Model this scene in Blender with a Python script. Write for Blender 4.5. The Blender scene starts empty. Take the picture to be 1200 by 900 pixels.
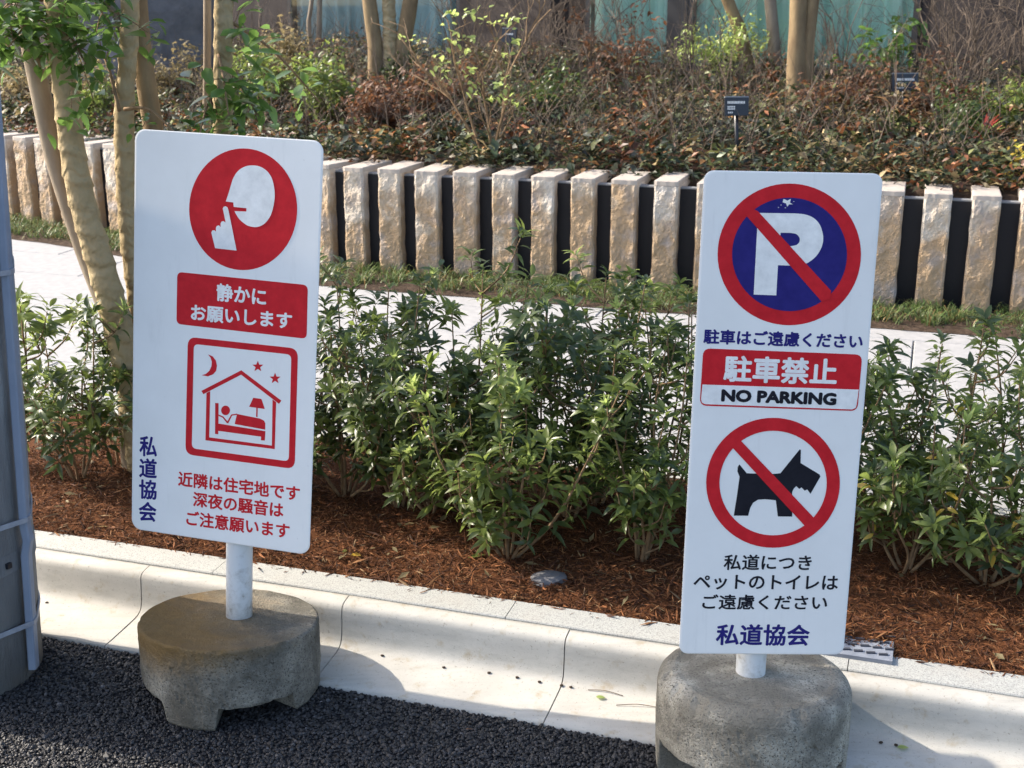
import bpy, math, random
import numpy as np
from math import sin, cos, pi, radians, sqrt, atan2
from mathutils import Vector, Matrix, noise

S = bpy.context.scene
C = S.collection

# ------------------------------------------------------------------ camera
EYE, PITCH, F = 1.5, radians(17.0), 1500.0
cam_d = bpy.data.cameras.new("camera")
cam = bpy.data.objects.new("camera", cam_d)
C.objects.link(cam)
cam.location = (0, 0, EYE)
cam.rotation_euler = (pi / 2 - PITCH, 0, 0)
cam_d.sensor_width = 36
cam_d.lens = 45
cam_d.clip_start = 0.05
cam_d.clip_end = 1000
cam_d.dof.use_dof = True
cam_d.dof.focus_distance = 2.75
cam_d.dof.aperture_fstop = 11
S.camera = cam

# ------------------------------------------------------------------ light
SUN_AZ = radians(17.0)      # how far behind the picture plane the sun stands, at the left
SUN_EL = radians(36.0)
world = bpy.data.worlds.new("World")
S.world = world
world.use_nodes = True
wn = world.node_tree
bg = wn.nodes["Background"]
sky = wn.nodes.new("ShaderNodeTexSky")
sky.sky_type = 'NISHITA'
sky.sun_disc = False
sky.dust_density = 3.0
sky.air_density = 0.9
sky.sun_elevation = SUN_EL
to_sun = Vector((-cos(SUN_AZ) * cos(SUN_EL), sin(SUN_AZ) * cos(SUN_EL), sin(SUN_EL)))
sky.sun_rotation = atan2(to_sun.x, to_sun.y)
wn.links.new(sky.outputs[0], bg.inputs[0])
bg.inputs[1].default_value = 0.15
sun_d = bpy.data.lights.new("sun", 'SUN')
sun_d.energy = 2.7
sun_d.angle = radians(0.5)
sun_d.color = (1.0, 0.91, 0.78)
sun = bpy.data.objects.new("sun", sun_d)
C.objects.link(sun)
sun.rotation_euler = to_sun.to_track_quat('Z', 'Y').to_euler()
sun.location = to_sun * 20
S.view_settings.view_transform = 'Standard'
S.view_settings.look = 'None'
S.view_settings.gamma = 1
S.view_settings.use_curve_mapping = False
S.view_settings.exposure = 1.50

# ------------------------------------------------------------------ helpers
def ray(px, py):
    u, v = px - 600, 450 - py
    c, s = cos(PITCH), sin(PITCH)
    return Vector((u / F, c + v / F * s, -s + v / F * c))

def at(px, py, z):
    d = ray(px, py)
    t = (EYE - z) / -d.z
    return Vector((0, 0, EYE)) + d * t

def atY(px, py, Y):
    d = ray(px, py)
    return Vector((0, 0, EYE)) + d * (Y / d.y)

def tag(o, label=None, cat=None, group=None, kind=None):
    if label: o['label'] = label
    if cat: o['category'] = cat
    if group: o['group'] = group
    if kind: o['kind'] = kind
    return o

def empty(name, loc, label=None, cat=None, group=None, kind=None):
    o = bpy.data.objects.new(name, None)
    C.objects.link(o)
    o.location = loc
    o.empty_display_size = 0.1
    return tag(o, label, cat, group, kind)

def wloc(o):
    v = Vector((0, 0, 0))
    while o is not None:
        v += o.location
        o = o.parent
    return v

def link(name, me, mat=None, parent=None, loc=None):
    o = bpy.data.objects.new(name, me)
    C.objects.link(o)
    if mat is not None and len(me.materials) == 0:
        me.materials.append(mat)
    if parent is not None: o.parent = parent
    if loc is not None: o.location = loc
    return o

def mesh_np(name, V, Fc, smooth=False, colors=None):
    """V (n,3), Fc (m,k) with uniform k"""
    me = bpy.data.meshes.new(name)
    V = np.ascontiguousarray(V, dtype=np.float32)
    Fc = np.ascontiguousarray(Fc, dtype=np.int32)
    m, k = Fc.shape
    me.vertices.add(len(V)); me.vertices.foreach_set('co', V.ravel())
    me.loops.add(m * k); me.loops.foreach_set('vertex_index', Fc.ravel())
    me.polygons.add(m)
    me.polygons.foreach_set('loop_start', np.arange(0, m * k, k, dtype=np.int32))
    me.polygons.foreach_set('loop_total', np.full(m, k, dtype=np.int32))
    me.polygons.foreach_set('use_smooth', np.full(m, smooth, dtype=bool))
    if colors is not None:
        a = me.color_attributes.new('col', 'FLOAT_COLOR', 'POINT')
        a.data.foreach_set('color', np.ascontiguousarray(colors, dtype=np.float32).ravel())
    me.update(calc_edges=True)
    return me

class MB:
    def __init__(s): s.v = []; s.f = []
    def add(s, vs, fs):
        n = len(s.v)
        s.v += [tuple(v) for v in vs]
        s.f += [tuple(i + n for i in f) for f in fs]
        return s
    def box(s, c, d, M=None):
        x, y, z = d[0] / 2, d[1] / 2, d[2] / 2
        vs = [Vector((i * x, j * y, k * z)) for i in (-1, 1) for j in (-1, 1) for k in (-1, 1)]
        if M is not None: vs = [M @ v for v in vs]
        vs = [v + Vector(c) for v in vs]
        return s.add(vs, [(0, 1, 3, 2), (4, 6, 7, 5), (0, 4, 5, 1), (2, 3, 7, 6), (0, 2, 6, 4), (1, 5, 7, 3)])
    def tube(s, pts, rad, k=6, caps=True, fn=None):
        pts = [Vector(p) for p in pts]
        n = len(pts); rings = []
        t0 = (pts[1] - pts[0]).normalized()
        u = t0.cross(Vector((0, 0, 1)))
        if u.length < 0.05: u = t0.cross(Vector((0, 1, 0)))
        u.normalize()
        L = 0
        for i in range(n):
            t = (pts[min(i + 1, n - 1)] - pts[max(i - 1, 0)]).normalized()
            u = (u - t * u.dot(t)).normalized(); w = t.cross(u)
            if i: L += (pts[i] - pts[i - 1]).length
            r = rad[i] if hasattr(rad, '__len__') else rad
            ring = []
            for j in range(k):
                a = 2 * pi * j / k
                rr = r * (fn(a, L) if fn else 1)
                ring.append(pts[i] + (u * cos(a) + w * sin(a)) * rr)
            rings.append(ring)
        vs = [v for r in rings for v in r]
        fs = [(i * k + j, i * k + (j + 1) % k, (i + 1) * k + (j + 1) % k, (i + 1) * k + j) for i in range(n - 1) for j in range(k)]
        if caps:
            fs.append(tuple(reversed(range(k)))); fs.append(tuple((n - 1) * k + j for j in range(k)))
        return s.add(vs, fs)
    def mesh(s, name, off=(0, 0, 0), smooth=False):
        me = bpy.data.meshes.new(name)
        o = Vector(off)
        me.from_pydata([(v[0] - o.x, v[1] - o.y, v[2] - o.z) for v in s.v], [], s.f)
        if smooth: me.polygons.foreach_set('use_smooth', [True] * len(me.polygons))
        me.update()
        return me
    def build(s, name, mat, parent=None, smooth=False, label=None, loc=None):
        off = wloc(parent) if parent is not None else (loc or (0, 0, 0))
        o = link(name, s.mesh(name, off, smooth), mat, parent, loc if parent is None else None)
        if label: o['label'] = label
        return o

def catmull(pts, m=6):
    P = [Vector(p) for p in pts]
    P = [P[0] * 2 - P[1]] + P + [P[-1] * 2 - P[-2]]
    out = []
    for i in range(1, len(P) - 2):
        for j in range(m):
            t = j / m
            a, b, c, d = P[i - 1], P[i], P[i + 1], P[i + 2]
            out.append(0.5 * ((2 * b) + (c - a) * t + (2 * a - 5 * b + 4 * c - d) * t * t + (3 * b - a - 3 * c + d) * t ** 3))
    out.append(P[-2])
    return out

def lerpl(a, b, n): return [a + (b - a) * i / (n - 1) for i in range(n)]

# ------------------------------------------------------------------ materials
class NT:
    def __init__(s, name):
        s.m = bpy.data.materials.new(name); s.m.use_nodes = True
        s.n = s.m.node_tree.nodes; s.l = s.m.node_tree.links
        s.b = s.n['Principled BSDF']; s.out = s.n['Material Output']
    def node(s, t, **kw):
        nd = s.n.new(t)
        for k, v in kw.items(): setattr(nd, k, v)
        return nd
    def lk(s, a, b): s.l.new(a, b)
    def coord(s, which='Object', scale=(1, 1, 1)):
        tc = s.node('ShaderNodeTexCoord'); mp = s.node('ShaderNodeMapping')
        mp.inputs['Scale'].default_value = scale
        s.lk(tc.outputs[which], mp.inputs[0]); return mp.outputs[0]
    def noise(s, co, scale, detail=4, rough=0.55):
        nd = s.node('ShaderNodeTexNoise')
        nd.inputs['Scale'].default_value = scale; nd.inputs['Detail'].default_value = detail
        nd.inputs['Roughness'].default_value = rough
        s.lk(co, nd.inputs['Vector']); return nd.outputs['Fac']
    def ramp(s, fac, stops):
        nd = s.node('ShaderNodeValToRGB'); e = nd.color_ramp.elements
        while len(e) < len(stops): e.new(0.5)
        for el, (p, c) in zip(e, stops):
            el.position = p; el.color = tuple(c) + (1,) if len(c) == 3 else c
        s.lk(fac, nd.inputs[0]); return nd.outputs[0]
    def mix(s, fac, a, b, mode='MIX'):
        nd = s.node('ShaderNodeMix', data_type='RGBA', blend_type=mode)
        if isinstance(fac, (int, float)): nd.inputs[0].default_value = fac
        else: s.lk(fac, nd.inputs[0])
        for i, x in ((6, a), (7, b)):
            if isinstance(x, (tuple, list)): nd.inputs[i].default_value = tuple(x) + (1,)
            else: s.lk(x, nd.inputs[i])
        return nd.outputs[2]
    def math(s, op, a, b=0.0):
        nd = s.node('ShaderNodeMath', operation=op)
        for i, x in ((0, a), (1, b)):
            if isinstance(x, (int, float)): nd.inputs[i].default_value = x
            else: s.lk(x, nd.inputs[i])
        return nd.outputs[0]
    def bump(s, h, strength=0.3, dist=0.01):
        nd = s.node('ShaderNodeBump')
        nd.inputs['Strength'].default_value = strength; nd.inputs['Distance'].default_value = dist
        s.lk(h, nd.inputs['Height']); s.lk(nd.outputs[0], s.b.inputs['Normal'])
    def set(s, color=None, rough=None, spec=None, metal=None):
        if color is not None:
            if isinstance(color, (tuple, list)): s.b.inputs['Base Color'].default_value = tuple(color) + (1,)
            else: s.lk(color, s.b.inputs['Base Color'])
        if rough is not None:
            if isinstance(rough, (int, float)): s.b.inputs['Roughness'].default_value = rough
            else: s.lk(rough, s.b.inputs['Roughness'])
        if spec is not None: s.b.inputs['Specular IOR Level'].default_value = spec
        if metal is not None: s.b.inputs['Metallic'].default_value = metal
        return s
    def translucent(s, color, fac):
        t = s.node('ShaderNodeBsdfTranslucent'); mx = s.node('ShaderNodeMixShader')
        if isinstance(color, (tuple, list)): t.inputs[0].default_value = tuple(color) + (1,)
        else: s.lk(color, t.inputs[0])
        mx.inputs[0].default_value = fac
        s.lk(s.b.outputs[0], mx.inputs[1]); s.lk(t.outputs[0], mx.inputs[2]); s.lk(mx.outputs[0], s.out.inputs[0])

def two_tone(name, a, b, scale, rough=0.8, bump=0.2, bdist=0.004, bscale=None, c=None, spec=0.3, coord='Object', sc=(1, 1, 1)):
    t = NT(name); co = t.coord(coord, sc)
    n = t.noise(co, scale, 6, 0.6)
    col = t.ramp(n, [(0.3, a), (0.7, b)])
    if c is not None:
        n2 = t.noise(co, scale * 0.23, 3)
        col = t.mix(t.ramp(n2, [(0.45, (0, 0, 0)), (0.65, (1, 1, 1))]), col, c)
    t.set(col, rough, spec)
    if bump: t.bump(t.noise(co, bscale or scale * 4, 6, 0.65), bump, bdist)
    return t.m

M = {}
M['asphalt'] = two_tone('asphalt', (0.010, 0.010, 0.012), (0.024, 0.024, 0.027), 160, 0.9, 0.9, 0.006, 220)
t = NT('aggregate'); g = t.node('ShaderNodeAttribute', attribute_name='col')
t.set(g.outputs['Color'], 0.55, 0.45); M['aggregate'] = t.m
t = NT('mulch_chips'); g = t.node('ShaderNodeAttribute', attribute_name='col')
t.set(g.outputs['Color'], 0.8, 0.25); M['chips'] = t.m
t = NT('leaf_litter'); g = t.node('ShaderNodeAttribute', attribute_name='col')
t.set(g.outputs['Color'], 0.45, 0.5); t.translucent(g.outputs['Color'], 0.3); M['cover'] = t.m
M['mulch'] = two_tone('mulch', (0.04, 0.016, 0.008), (0.15, 0.06, 0.025), 60, 0.95, 0.8, 0.01, 90, spec=0.1)
M['soil'] = two_tone('soil', (0.03, 0.02, 0.014), (0.10, 0.07, 0.05), 40, 0.95, 0.8, 0.01, 90, spec=0.1)
# pale cast concrete of the gutter and kerb
t = NT('kerb_concrete'); co = t.coord('Generated'); co = t.coord('Object')
n = t.noise(co, 7, 6, 0.6); n2 = t.noise(co, 26, 5, 0.6); n3 = t.noise(co, 400, 3)
col = t.ramp(n, [(0.3, (0.42, 0.40, 0.355)), (0.7, (0.50, 0.48, 0.43))])
col = t.mix(t.ramp(n2, [(0.58, (0, 0, 0)), (0.78, (0.8, 0.8, 0.8))]), col, (0.33, 0.26, 0.16))
fs_ = t.noise(co, 150, 6, 0.8); col = t.mix(t.ramp(fs_, [(0.33, (0.8, 0.8, 0.8)), (0.42, (0, 0, 0))]), col, (0.17, 0.15, 0.12))
mp = t.node('ShaderNodeMapping'); mp.inputs['Rotation'].default_value = (0, 0, radians(18)); mp.inputs['Scale'].default_value = (.8, 9, 9); t.lk(t.coord('Object'), mp.inputs[0])
sk = t.noise(mp.outputs[0], 3.0, 5, .7); col = t.mix(t.ramp(sk, [(0.50, (0, 0, 0)), (0.75, (0.55, 0.55, 0.55))]), col, (0.30, 0.285, 0.25))
stv = t.noise(t.coord('Object', (14, 14, 3)), 1.6, 4, 0.7)
col = t.mix(t.ramp(stv, [(0.56, (0, 0, 0)), (0.8, (0.4, 0.4, 0.4))]), col, (0.38, 0.36, 0.32))
t.set(col, 0.85, 0.25); t.bump(t.math('ADD', n3, t.math('MULTIPLY', n2, 1.5)), 0.25, 0.002); M['kerb'] = t.m
t = NT('granite'); co = t.coord('Object')
n = t.noise(co, 320, 2, 0.7); n2 = t.noise(co, 9, 4)
col = t.ramp(n, [(0.36, (0.24, 0.24, 0.225)), (0.48, (0.37, 0.37, 0.345)), (0.62, (0.44, 0.44, 0.405))])
col = t.mix(t.ramp(n2, [(0.5, (0, 0, 0)), (0.8, (0.35, 0.35, 0.35))]), col, (0.36, 0.32, 0.27))
t.set(col, 0.75, 0.3); t.bump(n, 0.3, 0.0015); M['granite'] = t.m
M['joint'] = NT('joint_mortar').set((0.24, 0.22, 0.19), 0.95, 0.1).m
M['slab'] = two_tone('path_slab', (0.28, 0.28, 0.28), (0.36, 0.355, 0.35), 22, 0.85, 0.2, 0.002, 300)
# split-face sandstone
t = NT('split_stone'); co = t.coord('Object'); oi = t.node('ShaderNodeObjectInfo')
va = t.node('ShaderNodeVectorMath', operation='ADD'); sc = t.node('ShaderNodeVectorMath', operation='SCALE')
cmb = t.node('ShaderNodeCombineXYZ')
for i in range(3): t.lk(oi.outputs['Random'], cmb.inputs[i])
t.lk(cmb.outputs[0], sc.inputs[0]); sc.inputs['Scale'].default_value = 37.0
t.lk(co, va.inputs[0]); t.lk(sc.outputs[0], va.inputs[1]); cv = va.outputs[0]
n = t.noise(cv, 4.5, 4, 0.55); n2 = t.noise(cv, 26, 5, 0.65); n3 = t.noise(cv, 120, 5, 0.7)
sep = t.node('ShaderNodeSeparateXYZ'); t.lk(co, sep.inputs[0])
low = t.math('MULTIPLY', t.math('SUBTRACT', 0.42, sep.outputs[2]), 1.1)
f = t.math('ADD', t.math('ADD', t.math('MULTIPLY', n, 1.5), low), t.math('MULTIPLY', n2, 0.25))
col = t.ramp(f, [(0.60, (0.62, 0.58, 0.53)), (0.82, (0.54, 0.47, 0.38)), (1.02, (0.42, 0.30, 0.185))])
n4 = t.noise(cv, 9, 3)
col = t.mix(t.ramp(n4, [(0.5, (0, 0, 0)), (0.75, (0.8, 0.8, 0.8))]), col, (0.36, 0.34, 0.34))
t.set(col, 0.85, 0.25); t.bump(t.math('ADD', n3, t.math('MULTIPLY', n2, 2.0)), 0.8, 0.007); M['stone'] = t.m
M['stone_top'] = two_tone('sawn_stone', (0.37, 0.325, 0.28), (0.46, 0.41, 0.36), 14, 0.8, 0.3, 0.003, 120)
t = NT('dark_panel'); t.set((0.012, 0.012, 0.015), 0.5, 0.25); M['panel'] = t.m
M['ledge'] = NT('panel_trim').set((0.22, 0.23, 0.24), 0.45, 0.4).m
# painted sign
t = NT('sign_white'); co = t.coord('Object'); n = t.noise(co, 9, 5, 0.6); n2 = t.noise(co, 90, 3)
col = t.ramp(n, [(0.3, (0.83, 0.815, 0.77)), (0.65, (0.88, 0.865, 0.82))])
col = t.mix(t.ramp(n2, [(0.72, (0, 0, 0)), (0.8, (0.35, 0.35, 0.35))]), col, (0.45, 0.42, 0.40))
dm = t.noise(t.coord('Object', (26, 26, 1.6)), 1.4, 5, .7); col = t.mix(t.ramp(dm, [(0.58, (0, 0, 0)), (0.85, (0.28, 0.28, 0.28))]), col, (0.50, 0.49, 0.46))
t.set(col, 0.42, 0.4); M['white'] = t.m
def paint(name, c, r=0.6):
    t = NT(name); co = t.coord('Object'); n = t.noise(co, 40, 5, 0.65)
    t.set(t.ramp(n, [(0.3, tuple(x * 0.88 for x in c)), (0.7, tuple(min(1, x * 1.1 + 0.004) for x in c))]), r, 0.15); return t.m
M['red'] = paint('print_red', (0.60, 0.016, 0.024)); M['navy'] = paint('print_navy', (0.022, 0.018, 0.16))
M['black'] = paint('print_black', (0.012, 0.012, 0.018)); M['print_white'] = paint('print_white', (0.86, 0.845, 0.80))
# galvanised / painted pole
t = NT('pole_paint'); co = t.coord('Object'); n = t.noise(co, 45, 5, 0.7); n2 = t.noise(co, 12, 4)
sep = t.node('ShaderNodeSeparateXYZ'); t.lk(co, sep.inputs[0])
d = t.math('ADD', n, t.math('MULTIPLY', sep.outputs[2], -1.2))
t.set(t.ramp(d, [(0.16, (0.66, 0.67, 0.66)), (0.32, (0.55, 0.55, 0.53)), (0.44, (0.33, 0.30, 0.26))]), 0.45, 0.4); t.bump(n, 0.15, 0.002); M['pole'] = t.m
# weathered concrete foot
def foot_mat(name, moss):
    t = NT(name); co = t.coord('Object'); sc_ = 1.4 if moss else 2.3
    n = t.noise(co, 11, 8, 0.72); n2 = t.noise(co, 60, 6, 0.75); n3 = t.noise(co, 230, 3, 0.75)
    col = t.ramp(n, [(0.36, tuple(sc_ * x for x in (0.105, 0.096, 0.078))), (0.5, tuple(sc_ * x for x in (0.17, 0.157, 0.128))), (0.64, tuple(sc_ * x for x in (0.26, 0.24, 0.195)))])
    col = t.mix(t.ramp(n3, [(0.38, (0.85, 0.85, 0.85)), (0.45, (0, 0, 0))]), col, (0.05, 0.046, 0.04))
    col = t.mix(t.ramp(n2, [(0.58, (0, 0, 0)), (0.70, (0.7, 0.7, 0.7))]), col, (0.46, 0.43, 0.37))
    n5 = t.noise(co, 5, 5, .7); col = t.mix(t.ramp(n5, [(0.42, (0.65, 0.65, 0.65)), (0.56, (0, 0, 0))]), col, tuple(sc_ * x for x in (0.085, 0.078, 0.062)))
    if moss:
        sep = t.node('ShaderNodeSeparateXYZ'); t.lk(co, sep.inputs[0])
        g = t.math('ADD', t.math('MULTIPLY', t.math('SUBTRACT', sep.outputs[2], 0.125), 7.0), t.math('SUBTRACT', n, 0.2))
        g = t.math('ADD', g, t.math('MULTIPLY', sep.outputs[0], -1.4))
        col = t.mix(t.ramp(g, [(0.35, (0, 0, 0)), (0.8, (0.85, 0.85, 0.85))]), col, t.mix(n2, (0.13, 0.078, 0.026), (0.29, 0.175, 0.055)))
    t.set(col, 0.92, 0.2); t.bump(t.math('ADD', n2, t.math('MULTIPLY', n3, 0.8)), 1.0, 0.007); return t.m
M['foot_moss'] = foot_mat('foot_concrete_stained', True); M['foot'] = foot_mat('foot_concrete', False)
M['conc_pole'] = two_tone('pole_concrete', (0.24, 0.24, 0.24), (0.46, 0.46, 0.45), 9, 0.9, 0.9, 0.006, 90, c=(0.17, 0.17, 0.17), sc=(2.5, 2.5, 0.5))
M['conduit'] = two_tone('conduit_grey', (0.22, 0.26, 0.33), (0.27, 0.31, 0.38), 12, 0.5, 0.1, 0.002)
M['band'] = two_tone('steel_band', (0.24, 0.25, 0.28), (0.36, 0.37, 0.40), 40, 0.5, 0.2, 0.002, spec=0.5)
# plants
def leaf_mat(name, lo, hi, tr=0.28, rough=0.34, trc=None, spec=0.45):
    t = NT(name); oi = t.node('ShaderNodeObjectInfo'); geo = t.node('ShaderNodeNewGeometry')
    r = t.math('ADD', t.math('MULTIPLY', oi.outputs['Random'], 0.55), t.math('MULTIPLY', geo.outputs['Random Per Island'], 0.45))
    col = t.ramp(r, [(0.1, lo), (0.9, hi)])
    co = t.coord('Object'); n = t.noise(co, 120, 3)
    col = t.mix(t.ramp(n, [(0.62, (0, 0, 0)), (0.75, (0.3, 0.3, 0.3))]), col, tuple(x * 1.5 + 0.02 for x in hi))
    t.set(col, rough, spec)
    t.translucent(trc or tuple(min(1, x * 2.6) for x in hi), tr); return t.m
M['leaf_dark'] = leaf_mat('leaf_dark', (0.017, 0.034, 0.012), (0.070, 0.100, 0.030))
M['leaf_mid'] = leaf_mat('leaf_mid', (0.045, 0.072, 0.019), (0.145, 0.185, 0.046), 0.34)
M['leaf_young'] = leaf_mat('leaf_young', (0.16, 0.22, 0.06), (0.28, 0.34, 0.11), 0.36)
M['leaf_gold'] = leaf_mat('leaf_gold', (0.42, 0.27, 0.04), (0.58, 0.40, 0.07), 0.3)
M['leaf_red'] = leaf_mat('leaf_red', (0.25, 0.035, 0.03), (0.42, 0.09, 0.06), 0.3)
M['leaf_rust'] = leaf_mat('leaf_rust', (0.065, 0.038, 0.022), (0.16, 0.075, 0.038), 0.2, 0.6)
M['leaf_dry'] = leaf_mat('leaf_dry', (0.11, 0.09, 0.042), (0.25, 0.20, 0.10), 0.22, 0.7)
M['leaf_tree'] = leaf_mat('leaf_tree', (0.025, 0.06, 0.018), (0.09, 0.16, 0.035), 0.3, 0.28)
M['grass'] = leaf_mat('grass_blades', (0.06, 0.09, 0.03), (0.18, 0.21, 0.08), 0.3, 0.5)
M['stem'] = two_tone('stem_bark', (0.14, 0.085, 0.045), (0.30, 0.20, 0.11), 40, 0.8, 0.3, 0.002)
M['twig'] = two_tone('twig_bark', (0.065, 0.050, 0.040), (0.21, 0.16, 0.12), 40, 0.85, 0.2, 0.002)
M['bark'] = two_tone('grey_bark', (0.20, 0.155, 0.11), (0.33, 0.27, 0.20), 16, 0.85, 0.5, 0.004, 50, sc=(1, 1, 0.4))
M['bark_brown'] = two_tone('brown_bark', (0.15, 0.10, 0.055), (0.30, 0.22, 0.12), 13, 0.85, 0.5, 0.005, 60, sc=(1, 1, 0.4))
t = NT('burlap_wrap'); co = t.coord('Object', (1, 1, 1.6)); n = t.noise(co, 14, 5, .6)
wv = t.node('ShaderNodeTexWave', wave_type='BANDS', bands_direction='Z'); wv.inputs['Scale'].default_value = 9; wv.inputs['Distortion'].default_value = 9
wv.inputs['Detail'].default_value = 3; wv.inputs['Detail Scale'].default_value = 1.4; t.lk(t.coord('Object', (1.5, 1.5, .8)), wv.inputs[0])
t.set(t.mix(n, (0.31, 0.235, 0.125), (0.45, 0.355, 0.21)), .9, .2)
t.bump(t.math('ADD', t.math('MULTIPLY', wv.outputs['Fac'], 1.0), t.math('MULTIPLY', t.noise(co, 420, 2), .25)), .75, .006); M['wrap'] = t.m
M['label'] = NT('label_black').set((0.012, 0.013, 0.018), 0.35, 0.5).m
# building
M['wall_dark'] = two_tone('facade_dark', (0.028, 0.022, 0.022), (0.05, 0.04, 0.038), 6, 0.7, 0.3, 0.004)
M['wall_stone'] = two_tone('facade_stone', (0.035, 0.028, 0.026), (0.07, 0.056, 0.05), 7, 0.8, 0.5, 0.006, 40)
M['rock'] = two_tone('grey_rock', (0.09, 0.09, 0.095), (0.17, 0.165, 0.17), 8, 0.85, 0.6, 0.01, 40)
M['frame'] = NT('window_frame').set((0.02, 0.02, 0.024), 0.4, 0.5).m
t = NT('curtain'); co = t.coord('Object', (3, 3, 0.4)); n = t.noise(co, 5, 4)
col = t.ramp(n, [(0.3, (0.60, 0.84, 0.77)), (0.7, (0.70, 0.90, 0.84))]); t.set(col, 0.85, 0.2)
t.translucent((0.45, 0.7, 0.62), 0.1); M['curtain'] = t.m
t = NT('curtain_shade'); t.set((0.50, 0.64, 0.70), 0.85, 0.2); M['curtain_shaded'] = t.m  # curtain in shade: the dull blue of the shade is in its colour
t = NT('window_glass'); tr = t.node('ShaderNodeBsdfTransparent'); gl = t.node('ShaderNodeBsdfGlossy')
gl.inputs['Roughness'].default_value = 0.02; tr.inputs[0].default_value = (0.96, 1.0, 0.98, 1)
fr = t.node('ShaderNodeFresnel'); fr.inputs[0].default_value = 1.45; mx = t.node('ShaderNodeMixShader')
t.lk(fr.outputs[0], mx.inputs[0]); t.lk(tr.outputs[0], mx.inputs[1]); t.lk(gl.outputs[0], mx.inputs[2]); t.lk(mx.outputs[0], t.out.inputs[0])
M['glass'] = t.m

# ------------------------------------------------------------------ site frame
KA = radians(-18.0)
KT = Vector((cos(KA), sin(KA), 0)); KN = Vector((-sin(KA), cos(KA), 0))   # along / across the kerb
def kp(s, n, z=0.0): return KT * s + KN * n + Vector((0, 0, z))
N_ASPH, N_FACE, N_GRAN, N_MULCH, N_PATH = 2.312, 2.470, 2.524, 2.608, 3.50
GZ = 0.13

def strip(name, profile, s0, s1, mat, parent=None, smooth=False, ns=2, kind=None):
    """profile [(n,z)...] swept along the kerb direction"""
    vs, fs = [], []
    m = len(profile)
    for i in range(ns):
        s = s0 + (s1 - s0) * i / (ns - 1)
        vs += [kp(s, n, z) for n, z in profile]
    for i in range(ns - 1):
        for j in range(m - 1):
            a = i * m + j
            fs.append((a, a + m, a + m + 1, a + 1))
    mb = MB().add(vs, fs)
    o = mb.build(name, mat, parent, smooth)
    if kind: o['kind'] = kind
    return o

# ground sheets
mb = MB().add([(-150, -150, -0.05), (150, -150, -0.05), (150, 150, -0.05), (-150, 150, -0.05)], [(0, 1, 2, 3)])
tag(mb.build('ground', M['soil']), kind='structure')
road = strip('road', [(-60, -0.004), (N_ASPH, -0.004)], -60, 60, M['asphalt'], kind='structure')

# asphalt aggregate as real stones where the camera can tell them apart
rng = np.random.default_rng(3)
def scatter_stones(n, s0, s1, n0, n1, size, zbase, flat=0.75):
    s = rng.uniform(s0, s1, n); q = rng.uniform(n0, n1, n)
    X = KT.x * s + KN.x * q; Y = KT.y * s + KN.y * q
    ph = 1.618
    cube = np.array([(-1, ph, 0), (1, ph, 0), (-1, -ph, 0), (1, -ph, 0), (0, -1, ph), (0, 1, ph), (0, -1, -ph), (0, 1, -ph), (ph, 0, -1), (ph, 0, 1), (-ph, 0, -1), (-ph, 0, 1)]) / 3.6
    Fc = np.array([(0, 11, 5), (0, 5, 1), (0, 1, 7), (0, 7, 10), (0, 10, 11), (1, 5, 9), (5, 11, 4), (11, 10, 2), (10, 7, 6), (7, 1, 8), (3, 9, 4), (3, 4, 2), (3, 8, 9), (4, 9, 5), (2, 4, 11), (9, 8, 1)])
    V = cube[None] * rng.uniform(.75, 1.25, (n, 1, 3)) + rng.uniform(-0.10, 0.10, (n, 12, 3))
    V *= (size * rng.lognormal(0, 0.3, n))[:, None, None]
    V[..., 2] *= flat
    a = rng.uniform(0, 2 * pi, n); b = rng.uniform(-0.7, 0.7, n)
    y2 = V[..., 1] * np.cos(b)[:, None] - V[..., 2] * np.sin(b)[:, None]
    z2 = V[..., 1] * np.sin(b)[:, None] + V[..., 2] * np.cos(b)[:, None]
    x2 = V[..., 0] * np.cos(a)[:, None] - y2 * np.sin(a)[:, None]
    y3 = V[..., 0] * np.sin(a)[:, None] + y2 * np.cos(a)[:, None]
    P = np.stack([x2 + X[:, None], y3 + Y[:, None], z2 + zbase + rng.uniform(-0.0015, 0.0015, n)[:, None]], -1).reshape(-1, 3)
    FF = (Fc[None] + np.arange(n)[:, None, None] * 12).reshape(-1, 3)
    return P, FF
NA = 66000
P_, F_ = scatter_stones(NA, -1.95, 1.0, 1.72, N_ASPH + 0.001, 0.0060, -0.0018)
g = rng.lognormal(math.log(0.022), 0.45, NA); tint = rng.uniform(0, 1, NA)
cc = np.stack([g * (1 + 0.12 * tint), g, g * (1.06 - 0.12 * tint), np.ones(NA)], -1)
pale = rng.uniform(0, 1, NA) < 0.006; cc[pale, :3] *= 4
me = mesh_np('asphalt_stones', P_, F_, False, np.repeat(cc, 12, 0))
tag(link('asphalt_stones', me, M['aggregate']), 'coarse dark grey asphalt stones of the road surface beside the gutter', 'road surface', kind='stuff')

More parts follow.
